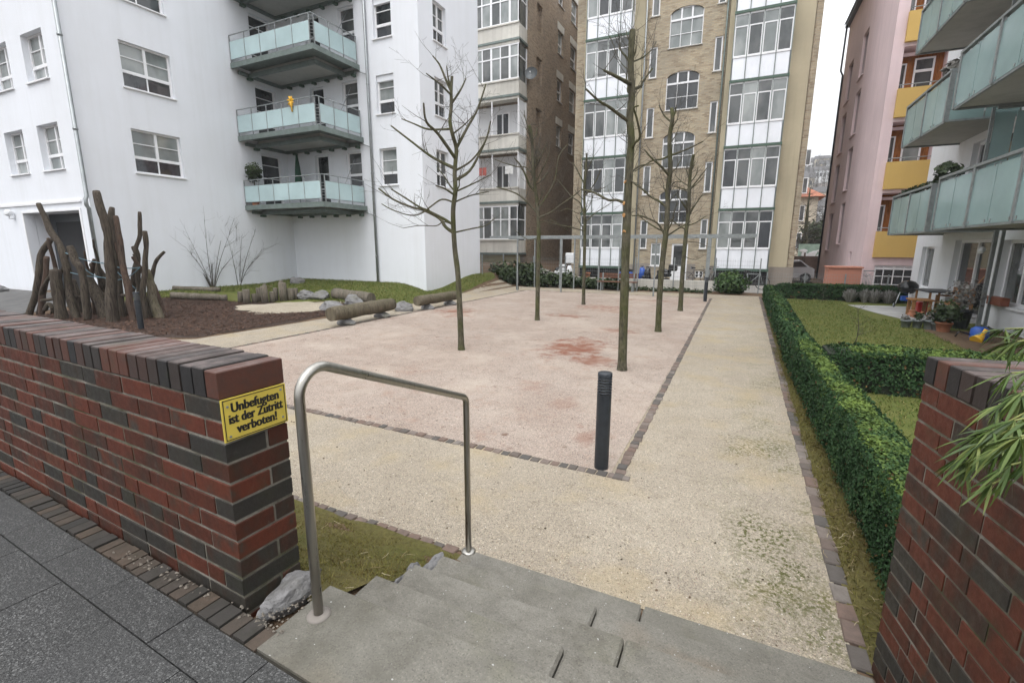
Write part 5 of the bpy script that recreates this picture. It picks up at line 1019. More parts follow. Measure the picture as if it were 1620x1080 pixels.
for bx0, bx1 in ((-9.33,-6.66),(-1.28,1.45)):
    Fb = Fr((bx0,FBAY,0),(1,0,0),(0,-1,0)); W = bx1-bx0; Fl = Fr((bx0,FBAY,0),(0,1,0),(-1,0,0)); Fr_ = Fr((bx1,FBAY,0),(0,1,0),(1,0,0)); D = TY-.12-FBAY
    for k in range(7):
        z = .18+3.3*k; Hh = 3.3; f = MB()
        for i in range(5): u = W*i/4; hw = .035 if 0 < i < 4 else .05; f.fbox(Fb,max(0,u-hw),min(W,u+hw),z+1.22,z+Hh-.0,-.06,.0)
        f.fbox(Fb,.05,W-.05,z+1.20,z+1.27,-.07,.012); f.fbox(Fb,.05,W-.05,z+Hh-.08,z+Hh,-.07,-.003)
        for i in range(4):
            u0, u1 = W*i/4+.035, W*(i+1)/4-.035; f.fbox(Fb,u0,u1,z+2.66,z+2.72,-.05,-.006); f.fbox(Fb,u0,u0+.04,z+1.27,z+2.66,-.05,-.008); f.fbox(Fb,u1-.04,u1,z+1.27,z+2.66,-.05,-.008); f.fbox(Fb,u0+.04,u1-.04,z+1.27,z+1.31,-.05,-.008)
        for FF in (Fl,Fr_): f.fbox(FF,D-.05,D,z+1.22,z+Hh,-.05,0); f.fbox(FF,.05,D-.05,z+1.2,z+1.27,-.05,0); f.fbox(FF,.05,D-.05,z+2.66,z+2.72,-.05,0)
        o = f.build('glazed_bay', M['frame'], tb)
        b = MB(); b.fbox(Fb,-.04,W+.04,z,z+.13,-.75,.06); b.build('floor_beam', M['green'], o)
        mu = MB()
        for i in range(5): u = W*i/4; mu.fbox(Fb,u-.018,u+.018,z+.13,z+Hh,.0,.03)
        mu.build('mullion', M['steelgreen'], o)
        for i in range(4):
            u0, u1 = W*i/4+.02, W*(i+1)/4-.02; p = MB(); p.fbox(Fb,u0,u1,z+.14,z+1.19,-.05,-.02); p.build('parapet_panel', M['whitepanel'], o)
            g = MB(); gm_ = rndb.choice((M['glass'],M['glass_d'],M['glass_d'],M['glass_c'])); g.fbox(Fb,u0,u1,z+1.24,z+Hh-.02,-.045,-.03); g.build('pane', gm_, o)
        for FF in (Fl,Fr_): p = MB(); p.fbox(FF,.02,D-.02,z+.14,z+1.19,-.05,-.02); p.build('parapet_panel', M['whitepanel'], o); g = MB(); g.fbox(FF,.04,D-.04,z+1.24,z+Hh-.02,-.04,-.03); g.build('pane', M['glass_d'], o)
m = MB(); m.box(-1.28,29.75,-.6,1.45,30.3,.16); m.box(-9.33,29.75,-.6,-6.66,30.3,.16); m.build('undercroft_shade', M['black'], tb)  # solid black block put in for the shade beneath the bays
# ------------------------------------------------------------------ old brown house with concrete loggias
ob = thing('brown_brick_house', 'old brown brick house with a column of concrete enclosed loggias beside a narrow light well', 'building', (-15.5,31,-.6))
FO = Fr((0,30,0),(1,0,0),(0,-1,0)); FOS = Fr((-13.88,0,0),(0,1,0),(1,0,0)); FW = Fr((-13.75,0,0),(0,1,0),(1,0,0))
hW = []
for k in range(-2, 3):
    dz = -3.3*k
    a0,a1 = FW.at(740+420/3.857, 340/3.857), FW.at(740+452/3.857, 560/3.857); hW.append((min(a0[0],a1[0]),a1[1]+dz+.3,max(a0[0],a1[0]),a0[1]+dz))
    for (xa,ya),(xb,yb) in (((552,180),(580,355)),((628,265),(660,445))):
        p, q = FW.at(740+xa/3.857,ya/3.857), FW.at(740+xb/3.857,yb/3.857); hW.append((p[0],q[1]+dz,q[0],p[1]+dz))
hW = [h for h in hW if h[1] > -.4]
m = MB(); wall(m,FW,31.2,42,-.7,TOP,hW,.25); m.add([(-13.75,41.5,-.7),(-9.5,41.5,-.7),(-9.5,41.5,TOP),(-13.75,41.5,TOP)],[(0,1,2,3)]); m.add([(-22,31.3,-.7),(-13.75,31.3,-.7),(-13.75,31.3,TOP),(-22,31.3,TOP)],[(0,1,2,3)]); m.add([(-22,31.3,TOP),(-13.75,31.3,TOP),(-13.75,42,TOP),(-22,42,TOP)],[(0,1,2,3)]); m.build('wall', M['bbrick'], ob)
for i, h in enumerate(hW):
    if i%3: window(FW,h,ob,WC if i%2 else WM,.2,(),(.45,),(),.06,True,'window',None,SILLM); l = MB(); l.fbox(FW,h[0]-.15,h[2]+.15,h[3]+.01,h[3]+.5,-.1,.03); l.build('lintel', M['old_conc'], ob)
    else: MB().fbox(FW,h[0],h[2],h[1],h[3],-.25,-.2).build('blind_niche', M['bbrick'], ob)
OX0, OX1 = -18.6, -13.88
LED = (.95, 4.43, 7.84, 11.15, 14.44, 17.75)
for k, z in enumerate(LED):
    zt = (LED+(21.05,))[k+1]; c = MB(); c.fbox(FO,OX0,OX1,z+.14,z+.98,-.14,0); c.fbox(FOS,30.141,31.3,z+.14,z+.98,-.14,-.004); c.fbox(FO,OX0,OX1,zt-.16,zt-.001,-.12,0); c.fbox(FO,OX0,OX1,z+.96,z+1.04,-.16,.07)
    c.box(OX0,30.1,z+.0,OX1-.1,31.25,z+.13); o = c.build('loggia', M['old_conc'], ob)
    b = MB(); b.fbox(FO,OX0,OX1+.06,z,z+.13,-.1,.06); b.fbox(FOS,30.05,31.3,z,z+.13,-.1,.06); b.build('ledge', M['steelgreen'], o)
    if k in (0,3,4,5):
        f = MB(); n = 7
        for i in range(n+1): u = OX0+(OX1-OX0)*i/n; hw = .04 if i%2 else .07; f.fbox(FO,max(OX0,u-hw),min(OX1,u+hw),z+1.05,zt-.17,-.1,-.02)
        f.fbox(FO,OX0,OX1,z+2.35,z+2.43,-.1,-.015); f.fbox(FO,OX0,OX1,z+1.05,z+1.12,-.1,-.012); f.fbox(FO,OX0,OX1,zt-.25,zt-.17,-.1,-.012); f.fbox(FOS,30.02,30.1,z+1.0,zt-.16,-.1,0); f.fbox(FOS,31.2,31.3,z+1.0,zt-.16,-.1,0); f.fbox(FOS,30.1,31.2,z+2.35,z+2.42,-.1,-.01); f.build('glazing_frame', M['frame'], o)
        for i in range(n): u0 = OX0+(OX1-OX0)*i/n; g = MB(); g.fbox(FO,u0,u0+(OX1-OX0)/n,z+1.05,zt-.17,-.07,-.055); g.build('pane', (M['glass_c'],M['glass_d'],M['glass_c'],M['glass_d'],M['glass_c'])[(i+k)%5], o)
        g = MB(); g.fbox(FOS,30.1,31.2,z+1.0,zt-.16,-.07,-.055); g.build('pane', M['glass_d'], o)
    else:
        f = MB(); f.fbox(FO,OX1-.07,OX1,z+.98,zt-.16,-.07,0); f.fbox(FO,-15.9,-15.83,z+.98,zt-.16,-.07,0); f.fbox(FOS,31.1,31.3,z+.98,zt-.16,-.06,0); f.build('post', M['frame'], o)
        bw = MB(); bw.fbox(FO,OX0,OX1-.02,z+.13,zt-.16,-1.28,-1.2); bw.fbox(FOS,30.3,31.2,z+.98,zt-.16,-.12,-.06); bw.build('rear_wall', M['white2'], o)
        window(Fr((0,31.2,0),(1,0,0),(0,-1,0)),(-16.15,z+.3,-15.1,z+2.7),o,WD,.0,(.5,),(),(),.09,False,'loggia_door')
m = MB(); m.fbox(FO,OX0,OX1-.1,-.5,.9,-.6,-.5); m.build('base_wall', M['ochre'] if 0 else plaster('yellowed_render',(.43,.40,.24),(.3,.28,.18),.6), ob)
q = atx(740+388/3.857, 455/3.857, -13.5); m = MB(); prof = [(.0,.0),(.2,.03),(.34,.09),(.42,.16)]; t = thing('satellite_dish', 'grey satellite dish on the corner of the brown brick house', 'satellite dish', q); n = 20; vs=[]; fs=[]
ax = Vector((.25,-1,.25)).normalized(); u_ = ax.cross(Vector((0,0,1))).normalized(); v_ = ax.cross(u_)
for r, d in prof:
    for i in range(n): a = 2*math.pi*i/n; vs.append(Vector(q)+ax*d+(u_*math.cos(a)+v_*math.sin(a))*r)
for j in range(3): fs += [(j*n+i,j*n+(i+1)%n,(j+1)*n+(i+1)%n,(j+1)*n+i) for i in range(n)]
m.add(vs,fs,True); m.build('dish', plain('dark_dish',(.11,.12,.125),.5,.3), t); m = MB(); m.rod(q,Vector(q)+ax*.5+v_*.12,.012); m.rod(q,(-13.75,q[1]+.25,q[2]-.1),.03); m.rock(Vector(q)+ax*.5+v_*.12,(.05,.05,.05),3,0,1); m.build('feed_arm', M['whitepaint'], t)
t = thing('hanging_laundry', 'red and white washing on a line in an open loggia of the brown house', 'laundry', (-17,30.3,5.9)); MB().rod((-18.4,30.25,6.9),(-14.1,30.25,6.9),.006).build('line', M['zinc'], t)
for i,(x,c_) in enumerate(((-17.6,'cloth_w'),(-17.1,'cloth_r'),(-16.75,'cloth_r'),(-15.0,'cloth_w'),(-14.7,'cloth_w'))): m = MB(); m.add([(x,30.25,6.9),(x+.3,30.25,6.9),(x+.32,30.22,6.35),(x-.02,30.27,6.38)],[(0,1,2,3)]); m.build('garment', M[c_], t)
# ------------------------------------------------------------------ pink house
pk = thing('pink_house', 'pink rendered house at the right rear with ochre balconies and dark slit windows', 'building', (6,27,-.6))
PX, PY0, PY1, PT = 5.0, 26.3, 38.8, 15.2; FP = Fr((PX,0,0),(0,1,0),(-1,0,0)); FQ = Fr((0,PY0,0),(1,0,0),(0,-1,0))
n0_, n1_ = sorted((FP.at(1342,240)[0], FP.at(1349,240)[0])); f0_, f1_ = sorted((FP.at(1325,245)[0], FP.at(1331,245)[0])); hp = []; nz = (FP.at(1341,300)[1], FP.at(1349,232)[1])
for k in range(5):
    z = 2.9*(k-2)
    if nz[0]+z < -.3: continue
    hp += [(n0_,nz[0]+z,n1_,nz[1]+z),(f0_,nz[0]+z-.35,f1_,nz[1]+z-.35)]
hp += [(28.6,-.2,29.2,1.3)]
m = MB(); wall(m,FP,PY0,PY1,-.7,PT,hp,.14); hq = [(5.40,.92+2.9*k+1.12+.15,6.95,.92+2.9*k+2.9) for k in range(5)]+[(5.52,-.5,6.98,.72)]; wall(m,FQ,PX,9.,-.7,PT,hq,.9); m.add([(PX,PY1,-.7),(9,PY1,-.7),(9,PY1,PT),(PX,PY1,PT)],[(0,1,2,3)]); m.build('wall', M['pink'], pk)
hp = [h for h in hp]
for h in hp: window(FP,h,pk,(M['pink'],M['glass']),.13,(),(),(),.03,True,'slit_window')
for k in range(5):
    z = 1.07+2.9*k; o = MB(); o.fbox(FQ,5.37,7.0,z,z+1.12,.0,.16); b = o.build('balcony_parapet', M['ochre'], pk)
    r = MB(); r.rod(FQ.p(5.4,z+1.27,.08),FQ.p(6.96,z+1.27,.08),.02,5); [r.rod(FQ.p(u,z+1.1,.08),FQ.p(u,z+1.27,.08),.012,4) for u in (5.45,5.95,6.45,6.9)]; r.build('handrail', M['steelgrey'], b)
    w = MB(); w.fbox(FQ,5.4,6.95,z+1.12,z+2.75,-.86,-.78); w.build('timber_infill', M['orangewood'], pk); MB().fbox(FQ,5.41,6.94,z+2.5,z+2.62,-.5,-.4).build('blind_rail', M['pink'], pk)
    window(Fr((0,PY0+.76,0),(1,0,0),(0,-1,0)),(5.44,z+1.12,5.72,z+2.3),pk,WM,.0,(),(),(),.05,False); window(Fr((0,PY0+.76,0),(1,0,0),(0,-1,0)),(5.98,z+1.12,6.66,z+2.45),pk,WC if k == 1 else WD,.0,(),(.62,) if k > 1 else (),(),.06,False)
window(FQ,(5.52,-.5,6.98,.72),pk,WD,.15,(.5,),(.88,),(.3,.6),.08,False,'garden_door',(.25,.75))
m = MB(); m.box(PX-.22,PY0,PT-.06,PX+.1,PY1+.2,PT+.12); m.tube([(PX-.16,PY1-.1,PT),(PX-.18,PY1+.0,12.6),(PX-.06,PY1-.08,12.3),(PX-.06,PY1-.08,-.6)],.055,8); m.build('gutter', M['anthra'], pk)
m = MB(); m.add([(PX-.3,PY0-.3,PT+.12),(PX-.3,PY1+.3,PT+.12),(7.2,PY1+.3,PT+2.6),(7.2,PY0-.3,PT+2.6)],[(0,1,2,3)]); m.build('roof', M['slate'], pk)
q0 = atz(1318,449,G0); x0 = 4.15; m = MB(); m.box(3.55,24.6,-.7,4.75,25.6,.62); m.box(3.5,24.55,.62,4.8,25.65,.68); tag(m.build('brick_bin_shelter', plaster('salmon_render',(.50,.22,.15),(.4,.2,.15),.4)), 'low salmon coloured masonry box with a slab top before the pink house', 'bin shelter')
m = MB()
for i in range(7): m.rod((4.85+i*.05,24.7,-.6+i*.0),(4.85+i*.05,24.7,.55-i*.04),.012,4)
m.box(4.82,24.68,.5,5.2,24.72,.54); m.box(4.82,24.68,-.1,5.2,24.72,-.06); tag(m.build('metal_gate', M['zinc']), 'small grey metal gate beside the salmon masonry box', 'gate')
# ------------------------------------------------------------------ white house on the right with frosted balconies
rw = thing('white_house', 'white house on the right with long frosted teal glass balconies above a garden patio', 'building', (6.2,17,-.6))
RX = 6.2; FR = Fr((RX,0,0),(0,1,0),(-1,0,0)); RY0, RY1, RT = 6., 23.75, 12.6
w0, w1 = sorted((FR.at(1455,420)[0], FR.at(1474,420)[0])); v0, v1 = sorted((FR.at(1503,430)[0], FR.at(1562,430)[0])); n0, n1 = sorted((FR.at(1578,430)[0], FR.at(1640,430)[0]))
hr_ = []
for k in range(4): z = 2.9*k; hr_ += [(w0,.02+z,w1,1.52+z),(v0,-.52+z+(0.05 if k else 0),v1,1.72+z),(n0,.02+z,n1,1.68+z),(10.2,-.5+z,12.2,1.7+z)]
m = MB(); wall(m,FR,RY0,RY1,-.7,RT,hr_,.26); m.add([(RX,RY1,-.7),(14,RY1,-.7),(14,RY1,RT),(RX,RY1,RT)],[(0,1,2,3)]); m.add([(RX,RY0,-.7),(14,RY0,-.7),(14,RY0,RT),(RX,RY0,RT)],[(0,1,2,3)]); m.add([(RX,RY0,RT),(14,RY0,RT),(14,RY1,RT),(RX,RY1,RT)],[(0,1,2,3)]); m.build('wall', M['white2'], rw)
for i, h in enumerate(hr_):
    if i%4 == 0: window(FR,h,rw,WM,.2,(),(),(),.07)
    elif i%4 == 1: window(FR,h,rw,WD,.22,(.5,),(),(),.09,False,'terrace_door')
    elif i%4 == 2: window(FR,h,rw,WM,.22,(.5,),(),(),.09)
    else: window(FR,h,rw,WD,.22,(.5,),(),(),.09,False,'terrace_door')
def rbalc(x0, ya, yb, zb, bays, name='balcony'):
    d = MB(); d.box(x0,ya,zb,RX,yb,zb+.16); b = d.build(name, M['soffit'], rw); e = MB(); e.box(x0-.05,ya-.04,zb-.05,x0,yb+.04,zb+.06); e.box(x0,ya-.05,zb-.05,RX-.0,ya,zb+.06); e.box(x0,yb,zb-.05,RX,yb+.05,zb+.06); e.build('edge_channel', M['steelgrey'], b)
    r = MB(); zr = zb+1.22; r.box(x0-.09,ya-.05,zr,x0+.0,yb+.05,zr+.06); r.box(x0,yb-.03,zr,RX,yb+.04,zr+.05); r.box(x0,ya-.04,zr,RX,ya+.03,zr+.05); L = (yb-ya)/bays
    for i in range(bays+1): y = ya+L*i; r.box(x0-.085,y-.045,zb-.03,x0+.03,y+.045,zr)
    for i in range(bays*2): 
        for f in (.12,.88): y = ya+L/2*(i+f); r.box(x0-.07,y-.02,zb+.03,x0-.0,y+.02,zb+.09); r.box(x0-.07,y-.02,zr-.10,x0,y+.02,zr-.05)
    r.build('railing', M['steelgrey'], b)
    for i in range(bays*2): y = ya+L/2*i; g = MB(); g.box(x0-.058,y+.015,zb+.0,x0-.046,y+L/2-.015,zr-.07); g.build('glass_panel', M['frost2'], b)
    for yy in (ya-.045,yb+.045):
        for a, c in ((x0+.02,(x0+RX)/2-.02),((x0+RX)/2+.02,RX-.05)): g = MB(); g.box(a,yy-.006,zb,c,yy+.006,zr-.07); g.build('glass_panel', M['frost2'], b)
    return b
for k in range(3):
    z = 1.95+2.9*k; rbalc(4.74, 17.35, 21.1, z, 2); rbalc(4.5, 7.9, 15.95, z, 4)
    s_ = MB(); s_.box(5.3,16.3,z+.16,5.36,16.36,z+2.9); s_.box(5.30,16.0,z+2.8,6.2,16.06,z+2.9); o = s_.build('screen_post', M['steelgrey'], rw)
    for a, c in ((5.38,5.75),(5.78,6.18)): g = MB(); g.box(a,16.32,z+.2,c,16.335,z+2.78); g.build('privacy_glass', M['frost2'], o)
q = aty(1566,420,16.4); m = MB(); m.box(q[0]-.04,16.36,-.6,q[0]+.04,16.44,1.95); m.box(q[0]+.12,16.40,-.6,q[0]+.18,16.46,1.95); m.build('steel_column', M['steelgrey'], rw)
q = aty(1562,402,17.0); m = MB(); m.rock((6.08,17.75,1.42),(.11,.11,.11),1,0,2); m.build('globe_lamp', M['whitepaint'], rw)
for px, py, lab, sd in ((1500,272,'leafy pot plant on the lowest right balcony railing near the white wall',4),(1512,110,'brown tuft of plants in a box on the rail of the upper far balcony',7),(1450,300,'trailing plants in boxes along the lowest far balcony rail',9)):
    q = atx(px,py,4.95); t = thing('balcony_plant', lab, 'balcony plant', q); m = MB()
    if sd == 9: 
        for i in range(6): foliage(m,(4.83,17.6+i*.6,q[2]-.05),(.1,.3,.13),60,.07,i)
    else: foliage(m,(q[0],q[1],q[2]),(.28,.45,.26),170,.10,sd)
    m.build('leaves', M['ivy'] if sd != 7 else M['lav'], t); b = MB(); b.bbox(4.78,q[1]-.4,q[2]-.38,5.0,q[1]+.4,q[2]-.2,.02); b.build('planter_box', M['anthra'], t)
# ------------------------------------------------------------------ things on the patio
q = (5.38,20.7,G0+.012); t = thing('kettle_barbecue', 'black kettle barbecue on wheels at the end of the patio', 'barbecue', q); x,y,z = q
MB().lathe((x,y,z+.72),[(.03,-.24),(.17,-.2),(.26,-.1),(.29,0)],20).build('bowl', M['black'], t); MB().lathe((x,y,z+.725),[(.295,0),(.27,.1),(.18,.19),(.05,.235),(.02,.24),(.02,.27)],20).build('lid', M['black'], t)
m = MB(); [m.rod((x+.2*math.cos(a),y+.2*math.sin(a),z+.55),(x+.3*math.cos(a),y+.3*math.sin(a),z+.08),.013) for a in (.5,2.6,4.7)]; m.build('legs', M['whitepaint'], t)
for a in (2.6,4.7): wheel(t,(x+.32*math.cos(a),y+.32*math.sin(a),z+.09),.09,(1,0,0),.035)
m = MB(); m.box(x-.15,y-.1,z+.26,x+.05,y+.1,z+.42); m.build('ash_box', M['blue'], t)
def table(name, label, cat, c, sx, sy, h, top, leg, th=.04, lw=.05):
    t = thing(name, label, cat, c); x,y,z = c; MB().bbox(x-sx/2,y-sy/2,z+h-th,x+sx/2,y+sy/2,z+h,.008).build('tabletop', M[top], t)
    for a in (-1,1):
        for b in (-1,1): px,py = x+a*(sx/2-.08), y+b*(sy/2-.08); MB().box(px-lw/2,py-lw/2,z,px+lw/2,py+lw/2,z+h-th).build('leg', M[leg], t)
    return t
table('garden_table', 'garden table with dark top behind the small teak stool table', 'table', (5.75,19.4,G0+.012), .75, 1.4, .74, 'anthra', 'teak')
table('stool_table', 'low teak side table with thick legs at the edge of the patio', 'side table', (5.15,18.5,G0+.012), .55, .6, .52, 'teak', 'teak', .05, .08)
t = thing('garden_bench', 'slatted teak garden bench against the terrace door', 'bench', (5.95,18.2,G0+.012)); z = G0+.012
m = MB(); [m.bbox(5.62+i*.11,17.5,z+.42,5.71+i*.11,18.9,z+.45,.005) for i in range(4)]; m.build('seat', M['teak'], t); m = MB(); [m.bbox(6.04,17.5,z+.55+i*.12,6.07,18.9,z+.64+i*.12,.005) for i in range(3)]; m.build('backrest', M['teak'], t)
for y in (17.55,18.85): m = MB(); m.box(5.62,y-.03,z,5.68,y+.03,z+.62); m.box(6.01,y-.03,z,6.07,y+.03,z+.9); m.box(5.62,y-.03,z+.6,6.07,y+.03,z+.64); m.build('leg', M['teak'], t)
m = MB(); m.bbox(5.2,18.75,z,5.5,19.0,z+.4,.03); tag(m.build('red_crate', M['red']), 'red plastic crate standing beneath the teak side table', 'crate')
for i,(px,py,r,h,mat,lab,pl_) in enumerate(((1432,518,.12,.2,'tin','leftmost of the four tin pots edging the lawn',(.12,.1,50,.05,'lav')),(1450,519,.12,.22,'tin','second tin pot from the left edging the lawn',(.13,.14,70,.05,'ivy')),(1469,521,.14,.24,'tin','third tin pot from the left, the widest edging the lawn',(.16,.14,80,.05,'lav')),(1482,523,.13,.2,'tin','tin pot next to the terracotta bowl',(.1,.12,60,.05,'ivy')),(1491,525,.17,.25,'terra','terracotta bowl with a leafy bush at the end of the pot row',(.36,.34,420,.07,'ivy')))):
    q = atz(px,py,G0); pot('flower_pot', lab, (q[0],q[1],G0), r, h, mat, 'flower pots', pl_, i)
q = atz(1518,520,G0); pot('flower_pot', 'tall dark pot with dry grey shrub beside the steel column', (q[0],q[1],G0), .2, .5, 'anthra', 'flower pots', (.42,.5,380,.06,'lav'), 9)
q = atz(1535,500,G0); bush('dry_shrub', 'dry leafless looking bush at the foot of the steel column', 'shrub', (q[0]-.1,q[1],G0), (.35,.35,.55), 260, .05, 'lav', 21)
q = atz(1442,502,G0); m = MB(); m.lathe((q[0],q[1],G0),[(.1,0),(.13,.1),(.08,.16),(.11,.22)],12); m.tube([(q[0]+.1,q[1],G0+.1),(q[0]+.22,q[1],G0+.15),(q[0]+.24,q[1],G0+.2)],.03,6); tag(m.build('terracotta_jar', M['terra']), 'small terracotta jar with a spout on the patio edge behind the tin pots', 'jar')
q = atz(1548,540,G0); x,y = q[0],q[1]; t = thing('watering_can', 'yellow toy watering can lying in front of the blue one on bare soil', 'watering can', (x,y,G0)); MB().tube([(x-.1,y-.12,G0+.03),(x,y-.06,G0+.1),(x+.07,y,G0+.14)],[.13,.07,.03],10).build('body', M['yellow'], t); MB().tube([(x+.02,y,G0+.12),(x+.1,y,G0+.28)],[.025,.05],8).build('spout', M['yellow'], t)
t = thing('watering_can', 'blue watering can with black handle behind the yellow one on bare soil', 'watering can', (x+.1,y+.25,G0)); MB().lathe((x+.08,y+.25,G0),[(.16,0),(.17,.1),(.16,.25),(.1,.3)],14).build('body', M['blue'], t); MB().tube([(x-.05,y+.25,G0+.1),(x-.3,y+.2,G0+.18),(x-.36,y+.18,G0+.05)],.018,6).build('spout', M['black'], t); MB().tube([(x+.2,y+.25,G0+.05),(x+.36,y+.25,G0+.2),(x+.2,y+.25,G0+.32)],.018,6).build('handle', M['black'], t)
u = (n0+n1)/2; m = MB(); m.bbox(RX-.2,n1-1.0,.03,RX-.02,n1-.25,.24,.012); tag(m.build('window_box', M['brick_red_planter']), 'reddish brown planter box standing on the white house window sill', 'window box')
m = MB(); q = aty(1535,470,16.9); m.tube([(q[0]-.35,17.2,G0),(q[0]+.5,17.3,1.0)],.015,6); m.tube([(q[0]-.35,17.2,G0),(q[0]-.28,17.2,G0+.16)],[.10,.02],6); tag(m.build('broom', M['teak']), 'broom leaning against the steel column', 'broom')
# ------------------------------------------------------------------ beyond, in the gap between tower and pink house
hs = thing('cream_house', 'cream coloured house with orange tiled hip roof far behind in the gap', 'building', (5,66,-.6))
a = aty(1240,400,64.); b = aty(1284,400,64.); zt = aty(1270,312,64.)[2]; zr = aty(1272,288,68.)[2]
m = MB(); m.box(a[0]-6,64,-1,b[0],76,zt); m.build('wall', M['cream'], hs); m = MB(); r0 = (a[0]-6.6,63.4,zt); r1 = (b[0]+.7,63.4,zt); m.add([r0,r1,(b[0]+.7,76.6,zt),(a[0]-6.6,76.6,zt),(a[0]-2,70,zr+1.4),(b[0]-4.2,70,zr+1.4)],[(0,1,5,4),(1,2,5),(2,3,4,5),(3,0,4)]); m.build('roof', M['roof'], hs)
Fh = Fr((0,64,0),(1,0,0),(0,-1,0))
for k in range(4):
    for u in (b[0]-2.2,b[0]-5.): window(Fh,(u,1.5+3*k,u+1,3.2+3*k),hs,WM,-.08,(.5,),(),(),.08,False)
m = MB(); a = aty(1262,410,46.); b = aty(1300,410,46.); z0, z1 = -.8, aty(1280,386,46.)[2]; m.box(a[0],46,z0,b[0]+3,46.4,z1); m.build('garden_wall', M['greenmural']); 
bpy.data.objects['garden_wall']['label'] = 'pale green wall with white blotches far back in the gap'; bpy.data.objects['garden_wall']['category'] = 'wall'
m = MB(); [m.rock((a[0]+.3+random.uniform(0,2.6),45.98,random.uniform(.2,z1-.3)),(random.uniform(.15,.4),.02,random.uniform(.1,.3)),i,.3,2) for i in range(12)]; m.build('white_blotch', M['whitepaint'], bpy.data.objects['garden_wall'])
gt = thing('white_gate', 'white barred gate with a dark bicycle in front, at the far end of the yard', 'gate', (2.6,37,-.6)); a = aty(1246,440,36.); b = aty(1268,440,36.); zt = aty(1256,426,36.)[2]; m = MB()
for i in range(9): x = a[0]+(b[0]-a[0])*i/8; m.box(x-.035,36,-.6,x+.035,36.04,zt)
m.box(a[0],35.98,zt-.08,b[0],36.06,zt); m.box(a[0],35.98,-.3,b[0],36.06,-.22); m.build('bars', M['whitepaint'], gt)
m = MB(); a = aty(1250,416,40.); b = aty(1296,424,40.); m.box(a[0]-1,40,-.7,b[0]+3,40.1,.9); [m.box(a[0]-1+i*.9,39.9,-.7,a[0]-.9+i*.9,40.0,1.15) for i in range(8)]; tag(m.build('board_fence', plain('brown_fence_boards',(.14,.10,.08),.9,0,.3,3)), 'low brown board fence far back in the gap', 'fence')
q = aty(1232,441,33.5); t = thing('parked_car', 'silver car mostly hidden behind the back hedge and wire fence', 'car', (q[0]+.6,33.5,-.6)); x,y,z = q[0]-.6,33.5,-.6
prof = [(-.1,.25),(-.1,.6),(.3,.78),(1.0,.86),(1.6,1.28),(2.7,1.34),(3.5,.95),(3.9,.85),(3.95,.3)]; vs = [(x+a*.62,y,z+b) for a,b in prof]+[(x+a*.62,y+1.6,z+b) for a,b in prof]; n = len(prof); m = MB(); m.add(vs,[tuple(range(n)),tuple(range(2*n-1,n-1,-1))]+[(i,(i+1)%n,n+(i+1)%n,n+i) for i in range(n)]); m.build('body', M['silver'], t); m = MB(); m.add([(x+.68,y-.01,z+.9),(x+1.0,y-.01,z+1.22),(x+1.66,y-.01,z+1.27),(x+2.05,y-.01,z+.95)],[(0,1,2,3)]); m.build('window', M['glass'], t)
for a in (.4,2.0): wheel(t,(x+a,y,z+.3),.3,(0,1,0),.15)
def bigtree(label, px, py0, py1, Y, seed, spread):
    rnd = random.Random(seed); b = aty(px,py1,Y); e = aty(px+8,py0,Y); b = Vector((b[0],Y,-.6)); e = Vector(e); H = e.z-b.z; t = thing('bare_tree', label, 'tree', tuple(b), 'tall bare trees far behind'); m = MB(); ps = catmull([b,b.lerp(e,.5)+Vector((rnd.gauss(0,.15),0,0)),e],8); m.tube(ps,[.30*(1-.9*i/(len(ps)-1)) for i in range(len(ps))],8); m.build('trunk', M['bark'], t); T = MB()
    for i in range(110): f = rnd.uniform(.22,.98); j = int(f*(len(ps)-1)); a = rnd.uniform(0,6.28); twig(T, ps[j], Vector((math.cos(a),math.sin(a),rnd.uniform(-.1,.6))), spread*(1.15-f), .05*(1.1-f), 2, rnd, .25, .05)
    T.build('crown', M['twig'], t)
bigtree('tall bare conifer like tree before the orange roofed house', 1274, 296, 437, 52., 5, 3.0); bigtree('bare tree right of the orange roofed house, partly behind the pink house', 1300, 300, 437, 58., 6, 3.4)
rnd = random.Random(2); m = MB()
for i in range(9): a = aty(1284+i*5,392,54.); foliage(m,(a[0],54+rnd.uniform(-1,1),2.6),(1.3,1.,1.6),120,.3,i)
tag(m.build('evergreen_shrubs', M['ivy']), kind='stuff')
